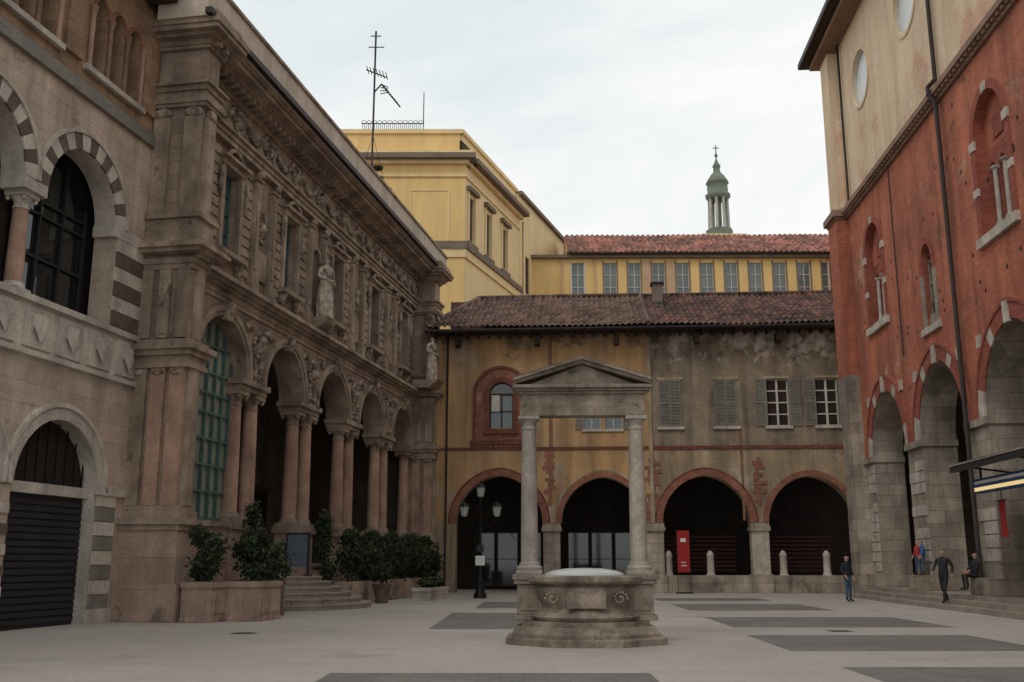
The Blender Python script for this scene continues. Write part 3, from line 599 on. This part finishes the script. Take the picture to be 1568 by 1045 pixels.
layers(t,-.35,1.2,-.55,0,[(0,.9,.12)],'r_stone')
w.box(-.3,0,.0,13,0,26.2,'r_stucco')
t.box(-1.0,XE,-1.15,.6,26.3,26.48,'wood_dk'); t.box(-.7,XE,-.85,.5,26.05,26.3,'r_trim'); t.box(-1.15,XE,-1.32,-1.15,26.36,26.65,'gutter'); t.box(-1.15,-1.0,-1.15,13,26.36,26.65,'gutter')
w.prof(-1.0,XE,[(-1.15,26.49),(6.5,29.7),(14,26.49)],'tile_dark')
t.tube([(13.95,-.18,1),(13.95,-.18,17.3),(13.95,-.4,17.6),(13.95,-.4,17.9),(13.95,-.12,18.2),(13.95,-.12,26.2)],.08,'gutter',8)
t.tube([(2.0,-.12,17.9),(2.0,-.12,26)],.06,'gutter',8); t.tube([(7.95,-.1,9.4),(7.95,-.1,17.3)],.03,'gutter')
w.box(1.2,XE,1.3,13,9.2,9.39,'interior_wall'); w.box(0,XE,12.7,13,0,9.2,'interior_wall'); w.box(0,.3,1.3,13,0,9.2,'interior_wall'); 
for i in range(8): xc=1.6+6.4*i; w.box(xc-.8,xc+.8,6.2,7.6,.45,9.2,'r_stone')
for k in range(3): w.box(1.25,XE,-1.25+k*.42,13 if k==2 else .8,k*.15-.0,(k+1)*.15,'step_m')
w.make('walls',P); t.make('trim_arches_and_pipes',P); g.make('windows',P)
def rw(s,tt,z=0): return (RO[0]+RD[0]*s-.9978*tt,RO[1]+RD[1]*s+.0667*tt,z)
K=empty('shop_canopy',rw(16.6,0),RD); b=MB(); b.prof(0,12,[(-1.7,4.15),(-1.7,4.3),(0,4.7),(0,4.55)],'steel_dk'); b.box(-.02,12,-1.78,-1.7,4.1,4.32,'steel_dk'); b.box(-.03,12,-1.8,-1.781,4.28,4.33,'r_stone')
b.box(.6,12,-1.35,-1.1,3.45,3.85,'paint_blue'); b.box(.7,11.8,-1.38,-1.352,3.5,3.6,'lamp_glow'); b.box(.7,11.8,-1.37,-1.352,3.7,3.78,'paint_white')
for x in (.8,4,8): b.beam((x,-1.2,3.85),(x,-1.2,4.2),.05,'black_metal'); b.beam((x,-1.5,4.2),(x,-.02,4.0),.05,'black_metal')
b.make('canopy',K)
K=empty('hanging_red_pennant',rw(18.2,1.0,2.2),RD); b=MB(); b.add([(-.25,0,0),(.2,.03,-.05),(.28,-.03,.5),(.24,0,1.0),(-.24,0,1.0),(-.3,.04,.5)],[(0,1,2,5),(5,2,3,4)],'banner_red'); b.beam((-.3,0,1.0),(.3,0,1.0),.03,'black_metal'); b.beam((0,0,1.0),(0,0,1.26),.02,'black_metal'); b.make('pennant',K)

# ================================================================== YELLOW BUILDINGS behind
T=empty('yellow_apartment_building',(-3.2,65,0)); D2=math.atan2(.9485,.3168)
w=MB(); t=MB(); g=MB()
w.box(-30,0,0,25,0,28.0,'yellow'); w.box(-28,-.35,.35,25,28.9,30.4,'yellow'); t.box(-28.2,-.2,.2,25,30.4,30.7,'yellow_lt')
t.box(-30,.3,-.3,25,28.0,28.25,'yellow_lt'); t.box(-30,.75,-.75,25,28.25,28.6,'brown_trim'); t.box(-30,.55,-.55,25,28.6,28.85,'yellow_lt'); t.box(-30,.15,-.12,0,27.1,27.3,'yellow_lt')
t.box(-30,.2,-.2,0,22.0,22.5,'brown_trim'); t.box(-30,.12,-.1,0,21.4,22.0,'yellow_lt')
for x in (-2.4,-6.2,-10,-14):
    t.box(x-1.35,x-1.25,-.05,0,22.6,26.2,'yellow_lt'); t.box(x+1.25,x+1.35,-.05,0,22.6,26.2,'yellow_lt'); t.box(x-1.25,x+1.25,-.05,0,26.1,26.2,'yellow_lt')
for q in range(30): t.tube([(-7.2+q*.14,.6,30.7),(-7.2+q*.14,.6,31.3)],.02,'gutter',4)
for q in range(12):
    t.tube([(-7.1+q*.36+.16*math.cos(a*math.pi/4),.6,31.38+.14*math.sin(a*math.pi/4)) for a in range(9)],.02,'gutter',4)
t.tube([(-7.3,.6,31.3),(-2.9,.6,31.3)],.03,'gutter',4)
t.tube([(-3.0,1,30.7),(-3.0,1,33.8)],.035,'gutter',5)
w.make('front_walls',T); t.make('cornices_and_railing',T)
w=MB(); t=MB()
ops=[(q,.55,22.9,26.0,None) for q in (1.3,4.7,8.3)]; ops2=[(q,.55,22.5,25.6,None) for q in (14.5,18,21.5)]
wall(w,0,12,0,28.0,0,.3,ops,'yellow_lt'); wall(w,12.2,27,0,30.2,.15,.3,ops2,'yellow_lt'); w.box(12.0,12.2,.15,3,0,30.2,'yellow_lt')
w.box(.2,27,.35,10,0,29.9,'interior'); w.box(.35,12.2,.35,1.2,28.9,30.4,'yellow_lt'); t.box(.2,12.3,.2,1.2,30.4,30.7,'yellow_lt'); t.box(12.2,27,-.15,1,30.2,30.5,'brown_trim')
t.box(.3,12.2,-.3,.3,28.0,28.25,'yellow_lt'); t.box(.6,12.3,-.75,.3,28.25,28.6,'brown_trim'); t.box(.5,12.3,-.55,.3,28.6,28.85,'yellow_lt'); t.box(.2,12.1,-.25,0,22.0,22.4,'brown_trim'); t.box(.1,12.1,-.12,0,21.4,22.0,'yellow_lt'); t.box(.1,12,-.1,0,27.1,27.3,'yellow_lt')
for q in (1.3,4.7,8.3): window(t,q-.55,q+.55,22.9,26.0,.18,'brown_trim','glass_grey',2,3); t.box(q-.8,q-.56,-.1,0,22.7,26.3,'yellow_lt'); t.box(q+.56,q+.8,-.1,0,22.7,26.3,'yellow_lt'); t.box(q-.95,q+.95,-.3,0,26.3,26.6,'brown_trim'); t.box(q-.9,q+.9,-.2,0,22.45,22.7,'brown_trim')
for q in (14.5,18,21.5): window(t,q-.55,q+.55,22.5,25.6,.3,'brown_trim','glass_grey',2,3)
t.tube([(12.1,-.25,18),(12.1,-.25,27.8)],.09,'salmon')
a=w.make('side_walls',T); b=t.make('side_cornices_and_windows',T)
for o in (a,b): o.rotation_euler=(0,0,D2)
T=empty('yellow_townhouse_with_tiled_roof',(.5,80,0),(1,-.01)); w=MB(); t=MB(); rf=MB()
xs=[4.9]+[7.55+i*1.98 for i in range(10)]
wall(w,-2,27.5,0,26.1,0,.25,[(x,.5,22.4,25.5,None) for x in xs],'yellow'); w.box(-2,27.5,.3,10,0,26,'interior')
for i,x in enumerate(xs):
    window(t,x-.5,x+.5,22.4,25.5,.12,'wframe','glass_grey',2,3,.08)
    t.box(x-.62,x-.51,-.05,0,22.3,25.7,'wframe' if i==0 else 'brown_trim'); t.box(x+.51,x+.62,-.05,0,22.3,25.7,'wframe' if i==0 else 'brown_trim')
    if i in(2,3): t.box(x+.7,x+1.3,-.06,0,22.4,25.6,'salmon')
t.box(-2,27.5,-.4,0,25.85,26.1,'brown_trim'); t.tube([(4,-.6,26.15),(28,-.6,26.15)],.1,'gutter')
for x in (3.6,6.3,25.4): t.tube([(x,-.12,15),(x,-.12,25.9)],.07,'salmon')
tileroof(rf,4.1,28,-.6,6.2,26.2,29.9,'tile_red',None,.45,.6,.09); rf.prof(4.1,28,[(6.2,29.8),(12,26),(6.2,26)],'tile_red'); rf.prof(4.12,4.2,[(-.6,26.0),(6.2,29.8),(6.2,26)],'yellow_lt')
w.box(25.9,30,-9,-.0,0,26.4,'yellow'); rf.prof(25.7,30.4,[(-9.5,26.4),(-4,28.3),(0,26.4)],'tile_red'); t.box(25.6,25.9,-9.3,-.42,26.1,26.39,'brown_trim')
for q in (-2,-4.2,-6.4): t.box(25.85,25.899,q-.45,q+.45,22.5,25.3,'glass_grey')
w.make('walls',T); t.make('windows_and_trim',T); rf.make('tiled_roof',T)
T=empty('copper_bell_turret',(20.4,95,0)); b=MB()
b.box(-2.2,2.2,-2.2,2.2,0,32.3,'yellow_lt'); b.lathe(0,0,[(1.45,32.3),(1.3,33.2),(1.35,33.3),(1.1,33.4)],'copper',8)
for i in range(8):
    a=2*math.pi*(i+.5)/8; b.tube([(.95*math.cos(a),.95*math.sin(a),33.4),(.88*math.cos(a),.88*math.sin(a),36.6)],.15,'lantern_stone',6)
b.lathe(0,0,[(.2,33.4),(.2,36.6)],'copper',8); b.lathe(0,0,[(1.0,36.5),(1.25,36.8),(1.25,37.0),(1.0,37.1),(1.05,37.6),(.98,38.1),(1.15,38.2),(.95,38.6),(.62,39.1),(.36,39.4),(.32,39.9),(.42,40.0),(.22,40.4),(.08,40.8),(.05,42.3)],'copper',12); b.ell((0,0,41.2),(.18,.18,.18),'copper'); b.tube([(-.3,0,42),(.3,0,42)],.05,'copper')
b.make('turret',T)
A=empty('television_antenna',lw(27.2,-3.0,20.0)); b=MB(); b.tube([(0,0,-1.6),(0,0,11.4)],.06,'gutter'); b.tube([(-.5,0,9.0),(.7,.2,8.6)],.035,'gutter')
for q in range(7): b.tube([(-.4+q*.18,-.45,8.98-q*.06),(-.4+q*.18,.45,8.98-q*.06)],.025,'gutter',4)
b.tube([(-.3,0,11.1),(.3,0,11.1)],.03,'gutter'); b.tube([(-.4,0,10.4),(.5,0,10.4)],.03,'gutter')
b.tube([(0,0,7.6),(.4,0,8.1),(1.5,0,6.7)],.045,'gutter')
for q in range(8): b.tube([(.5+.12*q,-.3,7.95-.15*q),(.5+.12*q,.3,8.0-.15*q)],.025,'gutter',4); 
for q in range(4): b.tube([(.35,0,7.5+.2*q),(.8,0,7.6+.1*q)],.03,'gutter',4)
for z in (2.3,2.9): b.tube([(0,0,z),(.55,0,z+.25)],.04,'gutter'); b.lathe(.35,-.1,[(.05,z-.1),(.28,z+.0),(.32,z+.12)],'gutter',12)
b.lathe(.85,-.1,[(.05,1.5),(.3,1.6),(.36,1.75)],'wframe',12); b.tube([(0,0,1.5),(.85,-.1,1.55)],.03,'gutter')
b.tube([(0,0,5),(-1.6,0,-1.2)],.012,'gutter',4); b.tube([(0,0,5),(1.6,.3,-1.2)],.012,'gutter',4)
b.make('mast',A)

# ================================================================== WELL
W=empty('renaissance_well',(1.40,20.1,0),rz=math.radians(-2)); b=MB()
r8=math.pi/8
b.lathe(0,0,[(1.62,0),(1.62,.12),(1.56,.14)],'well_stone',8,False,.92,r8); b.lathe(0,0,[(1.5,.14),(1.5,.2),(1.42,.3),(1.34,.33)],'well_stone',8,False,.92,r8); b.lathe(0,0,[(1.3,.33),(1.3,.42)],'well_stone',8,False,.9,r8)
b.lathe(0,0,[(1.02,.42),(1.1,.5),(.98,.58),(.86,.66),(.92,.78),(1.0,.92),(1.03,1.02),(.97,1.06),(.97,1.1)],'well_stone',32,True,1.02)
b.lathe(0,0,[(1.1,1.1),(1.15,1.14),(1.15,1.22),(1.1,1.25),(.8,1.25),(.8,1.1)],'well_stone',32,False,1.0)
for s in(-1,1):
    x=s*1.06
    b.box(x-.3,x+.3,-.36,.36,.42,.52,'well_stone'); b.box(x-.235,x+.235,-.3,.3,.52,1.08,'well_stone'); b.box(x-.16,x+.16,-.325,-.3,.6,1.0,'well_stone'); b.box(x-.29,x+.29,-.36,.36,1.085,1.165,'well_stone'); b.box(x-.32,x+.32,-.39,.39,1.167,1.262,'well_stone')
    b.box(x-.25,x+.25,-.25,.25,1.262,1.34,'well_col')
    b.lathe(x,0,[(.235,1.34),(.25,1.38),(.235,1.42),(.19,1.44),(.2,1.47),(.165,1.5),(.163,2.3),(.155,3.1),(.138,4.05),(.16,4.07),(.16,4.1),(.138,4.12),(.138,4.19),(.19,4.26)],'well_col',28)
    b.box(x-.21,x+.21,-.21,.21,4.26,4.33,'well_col')
b.box(-.36,.36,-1.01,-.94,.66,.98,'well_stone')
for s in(-1,1):
    for i in range(16):
        a=i*.55; rr=.13-.007*i; b.ell((s*(.62+rr*math.cos(a)),-.93+.05*abs(s*.3),.84+rr*math.sin(a)),(.03,.05,.03),'well_stone',6,4)
b.box(-1.24,1.24,-.2,.2,4.33,4.5,'well_stone'); b.box(-1.22,1.22,-.18,.18,4.5,4.76,'well_stone'); b.box(-1.26,1.26,-.22,.22,4.76,4.82,'well_stone')
b.box(-1.31,1.31,-.28,.28,4.82,4.87,'well_stone'); b.box(-1.37,1.37,-.34,.34,4.87,4.94,'well_stone')
b.add([(x,y,z) for y in(-.18,.18) for x,z in((-1.1,4.94),(1.1,4.94),(0,5.36))],[(0,1,2),(3,5,4)],'well_stone')
for s in(-1,1):
    for (o,h,wd) in ((0,.07,.30),(.07,.07,.36)):
        xs_,zs_=(s*1.37,4.945+o),(0,5.37+o)
        b.add([(xs_[0],-wd,xs_[1]),(0,-wd,zs_[1]),(0,-wd,zs_[1]+h),(xs_[0],-wd,xs_[1]+h),(xs_[0],wd,xs_[1]),(0,wd,zs_[1]),(0,wd,zs_[1]+h),(xs_[0],wd,xs_[1]+h)],[(0,1,2,3),(4,5,6,7),(0,1,5,4),(2,3,7,6),(0,3,7,4)],'well_stone')
o=b.make('wellhead_columns_pediment',W)
bv=o.modifiers.new('bv','BEVEL'); bv.width=.014; bv.segments=2; bv.limit_method='ANGLE'; bv.angle_limit=.7
b=MB(); b.lathe(0,0,[(.78,1.25),(.74,1.29),(.6,1.34),(.35,1.375),(.05,1.385)],'glass_cover',24); b.make('cover',W)

# ================================================================== LAMP
S=empty('street_lamp',(-1.35,44,0)); b=MB()
b.lathe(0,0,[(.28,0),(.28,.15),(.2,.25),(.16,.6),(.18,.7),(.09,.85),(.075,2.0),(.1,2.05),(.06,2.15),(.05,4.1),(.09,4.15),(.04,4.3)],'black_metal',12)
def lantern(x,z):
    b.lathe(x,0,[(.05,z),(.13,z+.05),(.2,z+.42)],'globe',8,False); b.lathe(x,0,[(.24,z+.42),(.14,z+.55),(.05,z+.6),(.02,z+.72)],'black_metal',8,False)
lantern(0,4.2)
for s in(-1,1):
    b.tube([(0,0,3.2),(s*.25,0,3.0),(s*.5,0,3.05),(s*.68,0,3.25),(s*.7,0,3.4)],.03,'black_metal'); lantern(s*.7,3.38); b.tube([(s*.1,0,3.9),(s*.4,0,3.6),(s*.35,0,3.4)],.02,'black_metal')
b.box(-.2,.2,-.1,-.08,1.35,1.75,'paint_white'); b.box(-.15,.15,-.1,-.08,1.9,2.2,'steel_dk'); b.make('lamp',S)

# ================================================================== stairs, planters, hedge
ST=empty('semicircular_steps',LO,LD); b=MB()
for k in range(6):
    r=3.3-k*.36; n=28; z0=k*.17; z1=(k+1)*.17
    c=[(AC[1]+r*math.cos(math.pi+math.pi*i/n),-.1+r*.95*math.sin(math.pi+math.pi*i/n)) for i in range(n+1)]
    vs=[(x,y,z0) for x,y in c]+[(x,y,z1) for x,y in c]
    b.add(vs,[(i,i+1,n+2+i,n+1+i) for i in range(n)]+[tuple(range(n+1,2*n+2))],'step_m')
    c2=[(AC[1]+(r+.03)*math.cos(math.pi+math.pi*i/n),-.1+(r+.03)*.95*math.sin(math.pi+math.pi*i/n)) for i in range(n+1)]
    vs=[(x,y,z1-.05) for x,y in c2]+[(x,y,z1+.002) for x,y in c2]; b.add(vs,[(i,i+1,n+2+i,n+1+i) for i in range(n)]+[tuple(range(n+1,2*n+2)),tuple(range(n+1))],'step_m')
b.box(AC[1]-1.0,AC[1]+1.0,-.1,.9,1.03,1.15,'step_m'); b.make('steps',ST)
def planter(name,s,tt,w_,d_,h,blobs,n,m='terracotta',round_=False,ls=.07):
    e=empty(name,lw(s,tt),LD); b=MB()
    if round_: b.lathe(0,0,[(w_*.62,0),(w_*.7,.08),(w_*.6,.14),(w_*.8,h*.5),(w_,h*.92),(w_*1.08,h*.94),(w_*1.08,h),(w_*.9,h),(w_*.88,h-.06)],m,18)
    else:
        b.box(-w_*1.04,w_*1.04,-d_*1.04,d_*1.04,0,.12,m); b.box(-w_,w_,-d_,d_,.12,h-.14,m); b.box(-w_*1.07,w_*1.07,-d_*1.07,d_*1.07,h-.14,h,m); b.box(-w_*.9,w_*.9,-d_*.9,d_*.9,h,h+.01,'soil')
        b.box(-w_*.8,w_*.8,-d_-.02,-d_,.22,h-.24,m)
    b.make('pot',e); b=MB()
    for c,r in blobs:
        for q in range(3): b.tube([(c[0]*.3,c[1]*.3,h-.05),(c[0]+r[0]*.4*math.sin(q*2),c[1]+r[1]*.4*math.cos(q*2),c[2])],.018,'wood_dk',5)
    foliage(b,blobs,n,ls); b.make('foliage',e)
planter('potted_shrub',1.2,1.7,.42,.42,1.0,[((0,0,1.4),(.42,.42,.38)),((.1,-.1,1.85),(.38,.38,.4)),((-.15,.15,2.15),(.22,.25,.25)),((.2,.15,1.2),(.3,.3,.25))],420,'l_base')
planter('potted_shrub',2.2,2.6,.62,.5,1.0,[((.45,.1,1.25),(.35,.35,.25))],300,'l_base')
planter('potted_shrub',4.0,1.95,.6,.5,1.0,[((-.1,.1,1.5),(.6,.6,.5)),((.5,-.1,1.65),(.55,.55,.5)),((-.3,.3,1.9),(.4,.4,.35)),((.2,-.3,1.3),(.7,.6,.35)),((.4,.3,2.1),(.35,.35,.3))],620)
planter('potted_shrub',13.4,2.6,.36,.36,.7,[((0,0,1.1),(.5,.5,.42))],500,'terracotta',True)
planter('white_planter_with_flowers',17.5,3.4,1.5,.35,.5,[((-.9,0,.68),(.5,.35,.2)),((.0,0,.68),(.6,.35,.2)),((.9,0,.68),(.5,.35,.2))],350,'marble')
hb=[]
for i in range(19): hb.append(((13.0+i*.64,-1.5+.15*math.sin(i*2.1),1.55+.1*math.sin(i*1.7)),(.5,.6,.78+.14*math.sin(i*3.3))))
for i in range(5): hb.append(((13.2+i*2.6,-1.4,2.35),(.4,.4,.35)))
e=empty('box_hedge',LO,LD); b=MB(); b.box(12.7,24.9,-2.0,-1.0,0,.8,'l_base'); b.make('planter_trough',e); b=MB(); foliage(b,hb,950,.075); b.make('foliage',e)
e=empty('climbing_shrub',LO,LD); b=MB()
for c in ((6.6,-.5),(12.6,-.6)): b.tube([(c[0],c[1],0),(c[0]+.1,c[1],1.6),(c[0],c[1]+.1,3.0)],.04,'wood_dk'); foliage(b,[((c[0],c[1],2.6),(.4,.35,.5)),((c[0]+.1,c[1],1.9),(.5,.4,.5)),((c[0]-.1,c[1],3.0),(.25,.25,.4)),((c[0]+.1,c[1]-.1,1.2),(.4,.4,.5))],340,.07)
b.make('foliage',e)
e=empty('slate_notice_board',lw(9.8,.7,1.02),LD); b=MB(); b.box(-.04,.04,-.36,.36,.3,1.4,'board_blue'); b.box(-.05,.05,-.42,-.36,0,1.46,'steel_dk'); b.box(-.05,.05,.36,.42,0,1.46,'steel_dk'); b.box(-.05,.05,-.36,.36,1.4,1.46,'steel_dk'); b.box(-.3,.3,-.45,-.36,0,.05,'steel_dk'); b.box(-.3,.3,.36,.45,0,.05,'steel_dk'); b.make('board',e)

# ================================================================== GROUND
b=MB(); b.quad((-300,-100,0),(300,-100,0),(300,500,0),(-300,500,0),'ground_m'); b.make('ground')
b=MB()
for x0,x1,y0,y1 in ((-2.6,1.8,9.5,14.6),(-1.9,1.6,24,31.5),(-1.2,1.8,34.5,40),(4.7,9.2,9.5,15.4),(4.8,9.4,18.2,22),(5.2,10.4,24.6,29),(5.6,10.2,33,37.8),(5.8,10.2,41,44)):
    b.quad((x0,y0,.004),(x1,y0,.004),(x1+.1,y1,.004),(x0+.1,y1,.004),'panel_m')
b.make('paving_panels')
b=MB()
for x,y,s in ((-6.0,22.3,.5),(7.0,23.0,.5)):
    b.quad((x,y,.006),(x+s,y,.006),(x+s,y+s,.006),(x,y+s,.006),'panel_m')
    for q in range(4): b.quad((x+.05,y+.06+q*.11,.010),(x+s-.05,y+.06+q*.11,.010),(x+s-.05,y+.1+q*.11,.010),(x+.05,y+.1+q*.11,.010),'gutter')
b.make('drain_grate')

# ================================================================== PEOPLE
figure('standing_man',(12.9,40,0),.5,1.8,['shoe','jeans','jacket_dk','skin','hair'],'stand')
figure('walking_man',(14.2,34.2,.15),-.9,1.8,['shoe','trouser','jacket_dk','skin','hair'],'walk')
figure('child_in_red_jacket',rw(8.0,.2,1.0),-1.2,1.3,['shoe','jeans','jacket_red','skin','hair'],'stand')
figure('child_in_blue_jacket',rw(8.6,.22,1.0),-2.0,1.35,['shoe','jeans','jacket_blue','skin','hair'],'stand')
figure('seated_woman',rw(13.8,.25,.2),-1.5,1.65,['shoe','trouser','jacket_dk','skin','hair'],'sit')

# ================================================================== WORLD, SUN, CAMERA
el,rot=math.radians(48),math.radians(215)
wd=bpy.data.worlds.new('World'); scene.world=wd; wd.use_nodes=True; nt=wd.node_tree; N=nt.nodes; Lk=nt.links
bg=N['Background']; bg.inputs['Strength'].default_value=.113
sk=N.new('ShaderNodeTexSky'); sk.sky_type='NISHITA'; sk.sun_disc=False; sk.sun_elevation=el; sk.sun_rotation=rot
tc=N.new('ShaderNodeTexCoord'); mp=N.new('ShaderNodeMapping'); mp.inputs['Scale'].default_value=(1.2,1.2,3.4); Lk.new(tc.outputs['Generated'],mp.inputs['Vector'])
no=N.new('ShaderNodeTexNoise'); no.inputs['Scale'].default_value=2.1; no.inputs['Detail'].default_value=7; no.inputs['Roughness'].default_value=.55; no.inputs['Distortion'].default_value=.4; Lk.new(mp.outputs[0],no.inputs['Vector'])
cr=N.new('ShaderNodeValToRGB'); cr.color_ramp.elements[0].position=.36; cr.color_ramp.elements[0].color=(6.9,7.5,7.7,1); cr.color_ramp.elements[1].position=.58; cr.color_ramp.elements[1].color=(8.9,8.95,8.75,1)
Lk.new(no.outputs['Fac'],cr.inputs['Fac'])
mx=N.new('ShaderNodeMix'); mx.data_type='RGBA'; mx.inputs['Factor'].default_value=.96; Lk.new(sk.outputs[0],mx.inputs['A']); Lk.new(cr.outputs[0],mx.inputs['B']); Lk.new(mx.outputs['Result'],bg.inputs['Color'])
sd=bpy.data.lights.new('sun','SUN'); sd.energy=.65; sd.angle=math.radians(18); sd.color=(1,.94,.86); so=bpy.data.objects.new('sun',sd); scene.collection.objects.link(so)
dirv=Vector((math.sin(rot)*math.cos(el),math.cos(rot)*math.cos(el),math.sin(el))); so.rotation_euler=dirv.to_track_quat('Z','Y').to_euler()
cd=bpy.data.cameras.new('cam'); cd.lens=35.6; cd.sensor_width=36; cd.clip_end=1500; co=bpy.data.objects.new('camera',cd); scene.collection.objects.link(co)
co.location=(0,0,1.5); co.rotation_euler=(math.radians(90+12.30),0,0); scene.camera=co
scene.view_settings.view_transform='Standard'; scene.view_settings.look='None'; scene.view_settings.exposure=0
